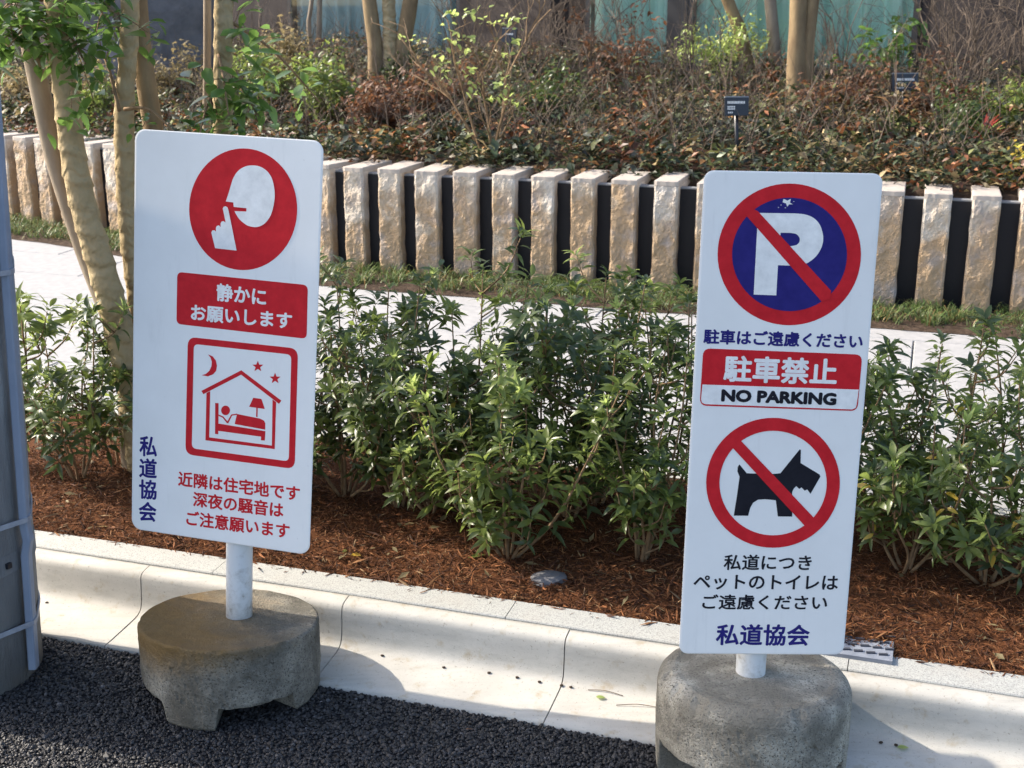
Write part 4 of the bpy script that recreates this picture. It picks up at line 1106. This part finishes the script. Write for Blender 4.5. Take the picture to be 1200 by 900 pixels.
# ------------------------------------------------------------------ sign boards
def Rmat(yaw, lean, roll):
    return Matrix.Rotation(yaw, 3, 'Z') @ Matrix.Rotation(-lean, 3, 'X') @ Matrix.Rotation(roll, 3, 'Y')
def rrect(x0, y0, x1, y1, r, n=6):
    out = []
    for cx, cy, a0 in ((x1 - r, y1 - r, 0), (x0 + r, y1 - r, 90), (x0 + r, y0 + r, 180), (x1 - r, y0 + r, 270)):
        for i in range(n + 1):
            a = radians(a0 + 90 * i / n); out.append((cx + cos(a) * r, cy + sin(a) * r))
    return out
class Board:
    def __init__(s, name, root, org, yaw, lean, roll, W, H):
        s.o = Vector(org); s.R = Rmat(yaw, lean, roll); s.W, s.H = W, H; s.root = root
        s.X, s.N, s.Z = s.R @ Vector((1, 0, 0)), s.R @ Vector((0, -1, 0)), s.R @ Vector((0, 0, 1))
        pts = rrect(-W / 2, 0, W / 2, H, W * .055)
        m = len(pts); t_ = .0022
        vs = [s.w(x, y, .0) for x, y in pts] + [s.w(x, y, -t_) for x, y in pts]
        c_ = [s.w(x * (1 - .004 / W * 2), (y - H / 2) * (1 - .004 / H) + H / 2, .0007) for x, y in pts]
        vs += c_
        fs = [tuple(2 * m + i for i in range(m)), tuple(reversed([m + i for i in range(m)]))]
        for i in range(m):
            j = (i + 1) % m
            fs.append((i, j, 2 * m + j, 2 * m + i)); fs.append((m + i, m + j, j, i))
        s.board = MB().add(vs, fs).build(name, M['white'], root)
        s.layer = 0
    def w(s, x, y, d=0.0): return s.o + s.X * x + s.Z * y + s.N * d
    def uv(s, px, py):
        d = ray(px, py); o = Vector((0, 0, EYE)); t_ = (s.o - o).dot(s.N) / d.dot(s.N); p = o + d * t_ - s.o
        return p.dot(s.X), p.dot(s.Z)
    def d(s, lv): return .0007 + .00035 * (lv + 1)
    def fill(s, polys, lv):
        """polys in pixel coords; returns mesh verts/faces through a filled 2D curve so holes work"""
        cu = bpy.data.curves.new('tmp', 'CURVE'); cu.dimensions = '2D'; cu.fill_mode = 'BOTH'
        for pl in polys:
            sp = cu.splines.new('POLY'); sp.points.add(len(pl) - 1); sp.use_cyclic_u = True
            for q, (x, y) in zip(sp.points, pl): q.co = (x, y, 0, 1)
        return s.conv(cu, lambda x, y: s.w(x, y, s.d(lv)))
    def conv(s, cu, fn):
        ob = bpy.data.objects.new('tmp', cu); C.objects.link(ob)
        dg = bpy.context.evaluated_depsgraph_get(); me = bpy.data.meshes.new_from_object(ob.evaluated_get(dg))
        vs = [v.co.copy() for v in me.vertices]; fs = [tuple(p.vertices) for p in me.polygons]
        bpy.data.objects.remove(ob); bpy.data.meshes.remove(me)
        return [fn(v.x, v.y) for v in vs], fs
    def shape(s, polys, lv, mb=None, px=True):
        mb = mb or MB()
        if px: polys = [[s.uv(*p) for p in pl] for pl in polys]
        v, f_ = s.fill(polys, lv); mb.add(v, f_); return mb
    def text(s, body, a, b, hpx, lv, bold=0.012, mb=None, vertical=None):
        """text whose ink box runs from a to b (pixels, at mid height), hpx tall"""
        mb = mb or MB(); cu = bpy.data.curves.new('tmp', 'FONT'); cu.body = body; cu.size = 1; cu.resolution_u = 3
        v, f_ = s.conv(cu, lambda x, y: Vector((x, y, 0)))
        x0, x1 = min(q.x for q in v), max(q.x for q in v); y0, y1 = min(q.y for q in v), max(q.y for q in v)
        A, B = Vector(s.uv(*a)), Vector(s.uv(*b)); m_ = ((a[0] + b[0]) / 2, (a[1] + b[1]) / 2)
        hh = (Vector(s.uv(m_[0], m_[1] - hpx / 2)) - Vector(s.uv(m_[0], m_[1] + hpx / 2))).length
        D_ = B - A; U_ = Vector((0, 1))
        sx, sy = D_.length / (x1 - x0), hh / (y1 - y0)
        for k_, (ox, oy) in enumerate([(0, 0), (1, 0), (-1, 0), (0, 1), (0, -1), (.7, .7), (-.7, .7), (.7, -.7), (-.7, -.7)]):
            out = []
            fx_, fy_ = 1 - 2 * bold / (x1 - x0), 1 - 2 * bold / (y1 - y0)
            for q in v:
                a_ = .5 + ((q.x - x0) / (x1 - x0) - .5) * fx_ + ox * bold / (x1 - x0); b_ = ((q.y - y0) / (y1 - y0) - .5) * fy_ + oy * bold / (y1 - y0)
                t_ = A + D_ * a_ + U_ * hh * b_; out.append(s.w(t_.x, t_.y, s.d(lv) + k_ * .00003))
            mb.add(out, f_)
        return mb
def ell(cx, cy, rx, ry, n=72): return [(cx + cos(2 * pi * i / n) * rx, cy + sin(2 * pi * i / n) * ry) for i in range(n)]
def cr(off, sc, pts): return [(off[0] + x / sc, off[1] + y / sc) for x, y in pts]
def star(cx, cy, R, n=5):
    return [(cx + sin(pi * i / n) * (R if i % 2 == 0 else R * .42), cy - cos(pi * i / n) * (R if i % 2 == 0 else R * .42)) for i in range(2 * n)]
def quad(s_, tl, tr_, br, bl, r, n=5):
    """rounded quad in pixel coords via board uv"""
    q = [Vector(s_.uv(*p)) for p in (tl, tr_, br, bl)]; out = []
    for i in range(4):
        p, a, b = q[i], q[i - 1], q[(i + 1) % 4]; da = (a - p).normalized() * r; db = (b - p).normalized() * r
        for k_ in range(n + 1):
            t_ = k_ / n; out.append(tuple((p + da) * (1 - t_) ** 2 + p * 2 * t_ * (1 - t_) + (p + db) * t_ * t_))
    return out

def base_mesh(R, Ht, seed, rot, rim, tz, arch=.052, shear=0.0, roll=0.0):
    """round concrete foot with four feet and arches between"""
    nA = 220; vs = []
    def under(a):
        x = ((a - rot) % (pi / 2)) / (pi / 2)          # 0..1, foot in the middle
        d_ = abs(x - .5) * 2
        t_ = min(1, max(0, (d_ - .37) / .09)); t_ = t_ * t_ * (3 - 2 * t_)
        return t_ * (arch + .006 * noise.noise(Vector((cos(a) * 6, sin(a) * 6, seed)))) + .003 * noise.noise(Vector((cos(a) * 20, sin(a) * 20, seed)))
    rings = []
    top = [(0.034, 0.0), (.07, 0.0), (.11, -.001), (.145, -.002)] + [(R - rim + rim * sin(q), tz - rim + rim * cos(q) + 0.0) for q in [i * pi / 2 / 6 for i in range(7)]]
    top = [(r_, Ht + (z if i < 4 else z)) for i, (r_, z) in enumerate(top)]
    side = lerpl(Ht + tz - rim - .006, arch + .006, 16)
    for j in range(nA):
        a = 2 * pi * j / nA; col = []
        for (r_, z) in top:
            q = Vector((cos(a) * r_ * 9, sin(a) * r_ * 9, seed)); e = noise.noise(q) * .0025 + noise.noise(q * 4) * .0014 - (max(0, noise.noise(Vector((cos(a) * 5, sin(a) * 5, seed + 3))) - .2) * .03 if r_ > R - rim * .6 else 0)
            col.append((cos(a) * r_, sin(a) * r_, z + e))
        u = under(a)
        for z in side:
            q = Vector((cos(a) * 2.5, sin(a) * 2.5, z * 14 + seed)); rr_ = R + noise.noise(q) * .0012 + noise.noise(q * 4) * .0010 + noise.noise(q * 13) * .0012
            pit = noise.noise(Vector((cos(a) * 14, sin(a) * 14, z * 70 + seed))); rr_ -= max(0, pit - .35) * .012
            zz = max(z, u + .004); col.append((cos(a) * rr_, sin(a) * rr_, zz))
        for f_, k_ in ((.5, .995), (0.12, .985), (0, .965)):
            zz = u + max(0, arch + .004 - u) * f_; rr_ = R * k_ + .002 * noise.noise(Vector((cos(a) * 9, sin(a) * 9, seed + f_)))
            col.append((cos(a) * rr_, sin(a) * rr_, zz))
        col.append((cos(a) * R * .55, sin(a) * R * .55, max(u, .0) + .001)); col.append((0, 0, .045))
        rings.append(col)
    m = len(rings[0]); vs = [v for c_ in rings for v in c_]; fs = []
    for j in range(nA):
        k_ = (j + 1) % nA
        for i in range(m - 1): fs.append((j * m + i, j * m + i + 1, k_ * m + i + 1, k_ * m + i))
    fs.append(tuple(j * m for j in range(nA)))
    vs = [(x, y, z + z / Ht * (-y * math.tan(shear) - x * math.tan(roll))) for x, y, z in vs]
    return vs, fs

# --- left: quiet please sign
KL = 1.295
oL = Vector((0, 0, EYE)) + (Vector((-0.496, 1.993, 0.612)) - Vector((0, 0, EYE))) * KL
bL = Vector((-0.630, 2.575, 0.0))
rootL = empty('sign_stand', bL, 'white and red quiet please sign on a stained round concrete foot at the left', 'sign', 'free standing signs on round concrete feet')
BL = Board('board', rootL, oL, radians(-15.0), radians(7.1), radians(1.8), .33 * KL, .677 * KL)
O1 = (150, 150); O2 = (150, 310); O3 = (150, 480)
BL.shape([ell(285.2, 245.2, 63.3, 71.3)], 0).build('red_disc', M['red'], BL.board)
face = [(575, 430), (590, 385), (605, 335), (618, 295), (645, 253), (685, 227), (730, 219), (780, 228), (825, 262), (850, 312), (861, 380), (857, 440), (840, 505), (810, 552), (775, 575), (740, 580), (700, 570), (660, 540), (638, 510), (626, 487), (695, 489), (696, 470), (621, 462), (619, 436)]
hand = [(557, 472), (562, 462), (573, 458), (584, 464), (590, 480), (638, 718), (512, 704), (490, 612), (496, 600), (508, 599), (517, 607), (517, 585), (522, 574), (534, 570), (545, 580), (544, 562), (549, 549), (560, 545), (574, 553)]
face_s = [tuple(p[:2]) for p in catmull([Vector((x, y, 0)) for x, y in face[:20]], 5)] + face[20:]
BL.shape([cr(O1, 5, face_s)], 1).build('face_symbol', M['print_white'], BL.board)
BL.shape([cr(O1, 5, hand)], 1).build('hand_symbol', M['print_white'], BL.board)
BL.shape([quad(BL, (208, 318.5), (361, 334), (359.6, 397), (207, 379.5), .012)], 0, px=False).build('red_banner', M['red'], BL.board)
mb = BL.text('静かに', (254, 342), (312.4, 348.5), 21, 1, .030); BL.text('お願いします', (224, 366), (342.6, 376.5), 19, 1, .030, mb); mb.build('lettering', M['print_white'], BL.board)
BL.shape([quad(BL, (220.4, 394.6), (349.5, 408.4), (345.6, 549.6), (217.4, 532.2), .02), quad(BL, (227.4, 403), (341.6, 415.5), (338.6, 540.5), (225, 525.2), .011)], 0, px=False).build('picture_frame', M['red'], BL.board)
mb = BL.shape([cr(O2, 5, [(470, 526), (498, 538), (516, 562), (523, 592), (518, 622), (500, 643), (470, 655), (432, 648), (458, 640), (478, 622), (490, 596), (492, 568), (485, 545)])], 0)
for q in ((762, 597), (863, 667)): BL.shape([cr(O2, 5, star(q[0], q[1], 34))], 0, mb)
BL.shape([cr(O2, 5, [(665, 619), (900, 797), (886, 816), (664, 645), (443, 759), (431, 740)])], 0, mb)
BL.shape([cr(O2, 5, [(461, 752), (483, 741), (477, 1012), (844, 1060), (848, 790), (869, 806), (861, 1081), (455, 1029)])], 0, mb)
BL.shape([cr(O2, 5, [(512, 810), (532, 812), (531, 931), (806, 976), (803, 1031), (780, 1029), (781, 1008), (530, 974), (530, 994), (511, 992)])], 0, mb)
BL.shape([cr(O2, 5, ell(573, 854, 26, 28, 24))], 0, mb)
BL.shape([cr(O2, 5, [(640, 875), (775, 902), (798, 914), (806, 930), (805, 967), (626, 934)])], 0, mb)
BL.shape([cr(O2, 5, [(735, 780), (783, 787), (803, 846), (711, 833)])], 0, mb)
BL.shape([cr(O2, 5, [(753, 838), (761, 839), (760, 893), (752, 892)])], 0, mb)
BL.shape([cr(O2, 5, [(532, 878), (560, 890), (584, 918), (606, 878), (640, 873), (640, 880), (611, 885), (588, 930), (580, 928), (556, 897), (532, 886)])], 0, mb)
mb.build('house_symbol', M['red'], BL.board)
mb = MB()
for chh, cx, y0, y1 in (('私', 174, 511, 535), ('道', 173.8, 537, 560), ('協', 173.5, 562, 585), ('会', 173.2, 588, 611)):
    w_ = 10.4; BL.text(chh, (cx - w_, (y0 + y1) / 2 - .8), (cx + w_, (y0 + y1) / 2 + .8), y1 - y0, 0, .026, mb)
mb.build('lettering', M['navy'], BL.board)
mb = BL.text('近隣は住宅地です', (209, 560.5), (351.6, 578.5), 18, 0, .026); BL.text('深夜の騒音は', (226.4, 584.5), (332.4, 598), 18, 0, .026, mb); BL.text('ご注意願います', (218.6, 606.5), (339.6, 622.5), 18, 0, .026, mb)
mb.build('lettering', M['red'], BL.board)
vs, fs = base_mesh(.197, .168, 3, radians(-120 - 45 + 13), .007, .0, .046, radians(7), radians(2))
Rb = Matrix.Identity(3)
footL = MB().add([Rb @ Vector(v) + bL for v in vs], fs).build('concrete_foot', M['foot_moss'], rootL, smooth=False)
# pole with its clamp on the board's back
def stand_pole(B, b, zt, xoff, root, rad=.029):
    foot = b + Vector((0, 0, zt)); bot = B.w(xoff, -.0, -.006 - rad); top = B.w(xoff, B.H * .93, -.006 - rad)
    dirv = (top - bot).normalized(); dn = bot - dirv * ((bot.z - zt) / dirv.z)
    dn = dn - Vector((0, 0, .05))
    MB().tube([dn, dn.lerp(bot, .5), bot, top], rad, 28).build('pole', M['pole'], root, smooth=True)
    for f_ in (.2, .8):
        c_ = B.w(xoff, B.H * f_, -.0026 - rad - .003); MB().box(c_, (.085, rad * 2 + .005, .03), B.R).build('clamp', M['band'], root)
    vs = []
    n = 28; cz = Vector((dn.x, dn.y, zt))
    return dn
xo = BL.uv(272, 640)[0]
stand_pole(BL, bL, .166, xo, rootL)

# --- right: no parking / no pets sign
KR = .97
oR = Vector((0, 0, EYE)) + (Vector((0.497, 2.283, 0.239)) - Vector((0, 0, EYE))) * KR
bR = Vector((0.479, 2.252, 0.0))
rootR = empty('sign_stand', bR, 'tall white no parking and no pets sign on a grey concrete foot at the right', 'sign', 'free standing signs on round concrete feet')
BR = Board('board', rootR, oR, radians(1.7), radians(4.3), radians(1.3), .33 * KR, .95 * KR)
Q1 = (800, 195); Q2 = (800, 370); Q3 = (800, 480); Q4 = (790, 640)
BR.shape([ell(924.8, 298, 84, 83)], 0).build('red_ring', M['red'], BR.board)
BR.shape([ell(925, 298, 67.3, 66.5)], 1).build('navy_disc', M['navy'], BR.board)
P_poly = [(440, 272), (600, 274)] + [tuple(p[:2]) for p in catmull([Vector((x, y, 0)) for x, y in [(660, 275), (715, 281), (765, 301), (803, 343), (822, 412), (812, 474), (779, 527), (733, 563), (690, 577), (640, 581)]], 5)] + [(557, 578), (547, 755), (415, 750)]
P_hole = [(572, 388)] + [tuple(p[:2]) for p in catmull([Vector((x, y, 0)) for x, y in [(630, 389), (662, 395), (680, 412), (685, 428), (680, 446), (664, 460), (630, 467)]], 4)] + [(570, 464)]
BR.shape([cr(Q1, 5, P_poly), cr(Q1, 5, P_hole)], 2).build('letter_symbol', M['print_white'], BR.board)
BR.shape([cr(Q1, 5, [(360, 275), (385, 235), (440, 262), (868, 728), (862, 775), (812, 790)])], 3).build('red_bar', M['red'], BR.board)
mb = BR.shape([cr(Q1, 5, [(590, 190), (612, 200), (632, 190), (628, 212), (645, 222), (622, 222), (612, 236), (604, 216), (584, 210)])], 2)
for q in ((575, 226), (560, 240), (600, 242), (650, 205)): BR.shape([cr(Q1, 5, ell(q[0], q[1], 3.5, 2.2, 7))], 2, mb)
mb.build('paint_chip', M['print_white'], BR.board)
BR.text('駐車はご遠慮ください', (824.4, 394), (1011, 400.2), 17.5, 0, .032).build('lettering', M['navy'], BR.board)
ou = quad(BR, (824, 408), (1010.4, 415.4), (1004.6, 481.6), (819.8, 475.2), .014)
BR.shape([ou], 0, px=False).build('banner_outline', M['red'], BR.board)
BR.shape([quad(BR, (822.4, 450.4), (1006.4, 456.4), (1003, 479.6), (821.2, 473.4), .001)[:0] or
          (lambda q: q)([BR.uv(*p) for p in ((823.0, 450.4), (1006.0, 456.4), (1003.6, 474), (1002.6, 477.6), (998.6, 479.6), (826.2, 473.4), (822.4, 471.6), (821.4, 467.6))])], 1, px=False).build('banner_field', M['print_white'], BR.board)
BR.text('駐車禁止', (848, 431.5), (981, 436), 31, 1, .030).build('lettering', M['print_white'], BR.board)
BR.text('NO PARKING', (845, 463), (980, 467.6), 14.8, 2, .052).build('lettering', M['black'], BR.board)
BR.shape([cr(Q3, 5, ell(528.5, 427.5, 391.5, 380.5)), cr(Q3, 5, ell(529, 429, 314, 306))], 1).build('red_ring', M['red'], BR.board)
dog = [(332, 320), (322, 336), (320, 362), (333, 392), (318, 500), (299, 620), (383, 621), (395, 575), (412, 545), (440, 527), (480, 524), (545, 530), (557, 625), (641, 626), (641, 482), (650, 462), (665, 447), (682, 464), (696, 455), (714, 474), (729, 467), (748, 493), (806, 392), (801, 379), (690, 312), (692, 236), (685, 232), (572, 372), (520, 377), (375, 372)]
BR.shape([cr(Q3, 5, dog)], 0).build('dog_symbol', M['black'], BR.board)
BR.shape([cr(Q3, 5, [(285, 215), (330, 170), (775, 640), (722, 688)])], 2).build('red_bar', M['red'], BR.board)
mb = BR.text('私道につき', (848, 658.6), (951, 659.2), 18.4, 0, .020); BR.text('ペットのトイレは', (812.6, 681.6), (982, 683), 17.6, 0, .020, mb); BR.text('ご遠慮ください', (823, 705), (969.4, 706), 17.6, 0, .020, mb)
mb.build('lettering', M['black'], BR.board)
BR.text('私道協会', (839, 743.4), (948.6, 744.2), 25, 0, .026).build('lettering', M['navy'], BR.board)
vs, fs = base_mesh(.190, .220, 11, radians(33), .034, .0, .082, radians(4.3), radians(1.3))
MB().add([Vector(v) + bR for v in vs], fs).build('concrete_foot', M['foot'], rootR, smooth=False)
xo = BR.uv(886, 764)[0]
stand_pole(BR, bR, .216, xo, rootR)

# ------------------------------------------------------------------ utility pole
cP = Vector((-1.299, 2.650, 0))
up = empty('utility_pole', cP, 'grey concrete utility pole with a strapped conduit at the left edge', 'utility pole')
ln = Vector((.045, 0, 1)).normalized()
pts = [cP + ln * z for z in (-.05, .4, .8, 1.2, 2, 3.5, 6, 9)]
MB().tube(pts, [.198, .196, .194, .191, .186, .176, .16, .14], 48, fn=lambda a, L: 1 + .006 * noise.noise(Vector((cos(a) * 4, sin(a) * 4, L * 8)))).build('shaft', M['conc_pole'], up, smooth=True)
def channel(p0, p1, name='conduit'):
    MB().tube([p0, p1], .0, 4)
zs = [.03, .31, .345, .38, .987, 2.6]; xk = [-1.090, -1.076, -1.068, -1.071, -1.044, -.971]
vs = []
CY = 2.60
for z, x in zip(zs, xk):
    for dx_, dy_ in ((-.009, -.009), (-.006, -.012), (.006, -.012), (.009, -.009), (.009, .012), (-.009, .012)): vs.append((x + dx_, CY + dy_, z))
fs = [(i * 6 + j, i * 6 + (j + 1) % 6, (i + 1) * 6 + (j + 1) % 6, (i + 1) * 6 + j) for i in range(len(zs) - 1) for j in range(6)] + [tuple(reversed(range(6))), tuple(30 + j for j in range(6))]
MB().add(vs, fs).build('conduit', M['conduit'], up)
def hull(P):
    P = sorted(P)
    def half(Q):
        h_ = []
        for p in Q:
            while len(h_) > 1 and (h_[-1][0] - h_[-2][0]) * (p[1] - h_[-2][1]) - (h_[-1][1] - h_[-2][1]) * (p[0] - h_[-2][0]) <= 0: h_.pop()
            h_.append(p)
        return h_[:-1]
    return half(P) + half(P[::-1])
def strap(z, wd, mat, name, rex=.004, tilt=0.0, cond=True):
    c_ = cP + ln * z; r_ = .198 - .0075 * z
    P = [(cos(2 * pi * i / 64) * r_, sin(2 * pi * i / 64) * r_) for i in range(64)]
    if cond:
        xc_ = float(np.interp(z, zs, xk)) - c_.x; yc_ = CY - c_.y
        P += [(xc_ + .009, yc_ - .009), (xc_ + .006, yc_ - .012), (xc_ + .009, yc_ + .012), (xc_ - .006, yc_ - .012)]
    Hh = hull(P); vs = []; n = len(Hh)
    for (x, y) in Hh:
        l_ = sqrt(x * x + y * y); k_ = (l_ + rex) / l_
        for kk in (k_, k_ * .985):
            for dz_ in (-wd / 2, wd / 2): vs.append(c_ + Vector((x * kk, y * kk, tilt * x / .2 + dz_)))
    fs = []
    for i in range(n):
        j = (i + 1) % n
        fs += [(4 * i, 4 * j, 4 * j + 1, 4 * i + 1), (4 * i + 1, 4 * j + 1, 4 * j + 3, 4 * i + 3), (4 * i, 4 * i + 2, 4 * j + 2, 4 * j)]
    return MB().add(vs, fs).build(name, mat, up)
strap(.135, .011, M['band'], 'strap', tilt=.012); strap(.385, .011, M['band'], 'strap', tilt=.012); strap(.95, .011, M['band'], 'strap')
strap(.30, .045, M['conc_pole'], 'clamp_band', .003, cond=False)
for i in range(6):
    a = radians(-95 + i * 14); c_ = cP + ln * .30 + Vector((cos(a) * .2, sin(a) * .2, 0))
    MB().box(c_, (.012, .012, .012), Matrix.Rotation(a, 3, 'Z')).build('dark_hole', M['label'], up)  # holes in the band, their shade painted as black blocks

M['slit'] = NT('slit_dark').set((.06, .065, .08), .7, .2).m
M['cover_plate'] = two_tone('cover_plastic', (.17, .19, .23), (.25, .27, .31), 30, .6, .1)
# ------------------------------------------------------------------ drain cover, stones, litter
dc = bedpt(1000, 752); dcz = dc.z - .004
dr = empty('drain_cover', (dc.x, dc.y, dc.z), 'pale slotted drain cover in the mulch at the right edge of the no parking sign', 'drain cover')
Rk = Matrix.Rotation(KA + radians(0), 3, 'Z')
MB().box((dc.x, dc.y, dcz), (.17, .13, .016), Rk).build('plate', M['cover_plate'], dr)
for i in range(6):
    for j in range(4):
        c_ = Vector((dc.x, dc.y, dcz + .0095)) + Rk @ Vector(((i - 2.5) * .026 + (j % 2) * .012, (j - 1.5) * .028, 0))
        MB().box(c_, (.019, .006, .004), Rk @ Matrix.Rotation(.25, 3, 'Z')).build('dark_slit', M['slit'], dr)  # slits in the plate, their shade painted as dark bars
st = bedpt(643, 680)
q = MB(); vs = []; n = 10
for k_ in range(4):
    for i in range(n):
        a = 2 * pi * i / n; rr_ = [.036, .034, .022, .004][k_] * (1 + .25 * noise.noise(Vector((cos(a) * 2, sin(a) * 2, k_))))
        vs.append(st + Vector((cos(a) * rr_ * 1.3, sin(a) * rr_, [-.004, .008, .015, .018][k_] + .002)))
fs = [(k_ * n + i, k_ * n + (i + 1) % n, (k_ + 1) * n + (i + 1) % n, (k_ + 1) * n + i) for k_ in range(3) for i in range(n)] + [tuple(3 * n + i for i in range(n))]
tag(q.add(vs, fs).build('stone', M['rock'], loc=tuple(st)), 'flat grey stone lying in the mulch below the middle shrub', 'stone')

def apron_pt(px, py):
    z = .01
    for _ in range(8):
        p = at(px, py, z); n = p.dot(KN)
        z = np.interp(n, [a for a, b in prof[1:]], [b for a, b in prof[1:]])
    return Vector((p.x, p.y, float(z)))
rnd = random.Random(5)
def blob(p, r_, name, mat, label, cat, group=None):
    vs = []; n = 8
    for k_ in range(4):
        for i in range(n):
            a = 2 * pi * i / n; q_ = [.55, 1, .8, .2][k_] * r_ * rnd.uniform(.75, 1.25); vs.append(p + Vector((cos(a) * q_ * 1.3, sin(a) * q_, [0, .5, 1.1, 1.4][k_] * r_)))
    fs = [(k_ * n + i, k_ * n + (i + 1) % n, (k_ + 1) * n + (i + 1) % n, (k_ + 1) * n + i) for k_ in range(3) for i in range(n)] + [tuple(reversed(range(n))), tuple(3 * n + i for i in range(n))]
    tag(MB().add(vs, fs).build(name, mat, loc=tuple(p)), label, cat, group)
M['seed'] = two_tone('dry_seed', (.03, .022, .016), (.09, .06, .04), 200, .8, .2)
GS = 'dry seeds lying in the gutter'
for (px, py, lab) in ((448, 769, 'small dry seed in the gutter nearest the quiet sign foot'), (520, 783, 'round dark seed in the gutter, second from the left'), (573, 789, 'largest dark seed in the gutter, third from the left'),
                      (606, 794, 'dark seed in the gutter, fourth from the left'), (632, 800, 'dark seed in the gutter just left of the kerb joint'), (658, 804, 'dark seed on the kerb joint in the gutter'),
                      (669, 806, 'dark seed just right of the kerb joint in the gutter'), (1032, 871, 'dark seed in the shade right of the grey concrete foot'), (1050, 874, 'dark seed touching the green leaf right of the grey foot'), (55, 707, 'dark seed in the gutter beside the utility pole')):
    blob(apron_pt(px, py), .0034, 'seed', M['seed'], lab, 'seed', GS)
def litter_leaf(p, L, W, ang, mat, label, group=None):
    v, f_ = leaf_verts(L, W, .12, .15, 4, 'oval'); R_ = Matrix.Rotation(ang, 3, 'Z')
    tag(MB().add([R_ @ Vector(q) + p + Vector((0, 0, .003)) for q in v], f_).build('fallen_leaf', mat, smooth=True, loc=tuple(p)), label, 'leaf', group)
litter_leaf(apron_pt(698, 818), .022, .013, -.2, M['leaf_young'], 'yellow green fallen leaf in the gutter left of the grey foot')
litter_leaf(apron_pt(1051, 877), .024, .014, -.1, M['leaf_young'], 'yellow green fallen leaf in the gutter right of the grey foot')
litter_leaf(bedpt(411, 651), .028, .02, -.3, M['leaf_gold'], 'bright yellow fallen leaf on the mulch near the quiet sign')
litter_leaf(bedpt(402, 649), .022, .012, 1.3, M['leaf_young'], 'pale green fallen leaf beside the yellow leaf on the mulch')
litter_leaf(bedpt(548, 655), .05, .018, .4, M['leaf_mid'], 'green fallen leaf on the mulch below the middle of the hedge')
litter_leaf(apron_pt(545, 857) + Vector((0, 0, .003)), .018, .004, -.1, M['leaf_rust'], 'thin rust brown leaf scrap on the dark asphalt')
for (a, b, lab) in (((689, 809), (730, 816), 'thin dry twig in the gutter right of the kerb joint'), ((722, 827), (773, 830), 'curved dry twig in the gutter touching the grey concrete foot')):
    p, q = apron_pt(*a), apron_pt(*b); m_ = p.lerp(q, .5) + Vector((0, .004, .003))
    tag(MB().tube([x + Vector((0, 0, .0015)) for x in catmull([p, m_, q], 4)], .0009, 5).build('twig', M['twig'], loc=tuple(p)), lab, 'twig')
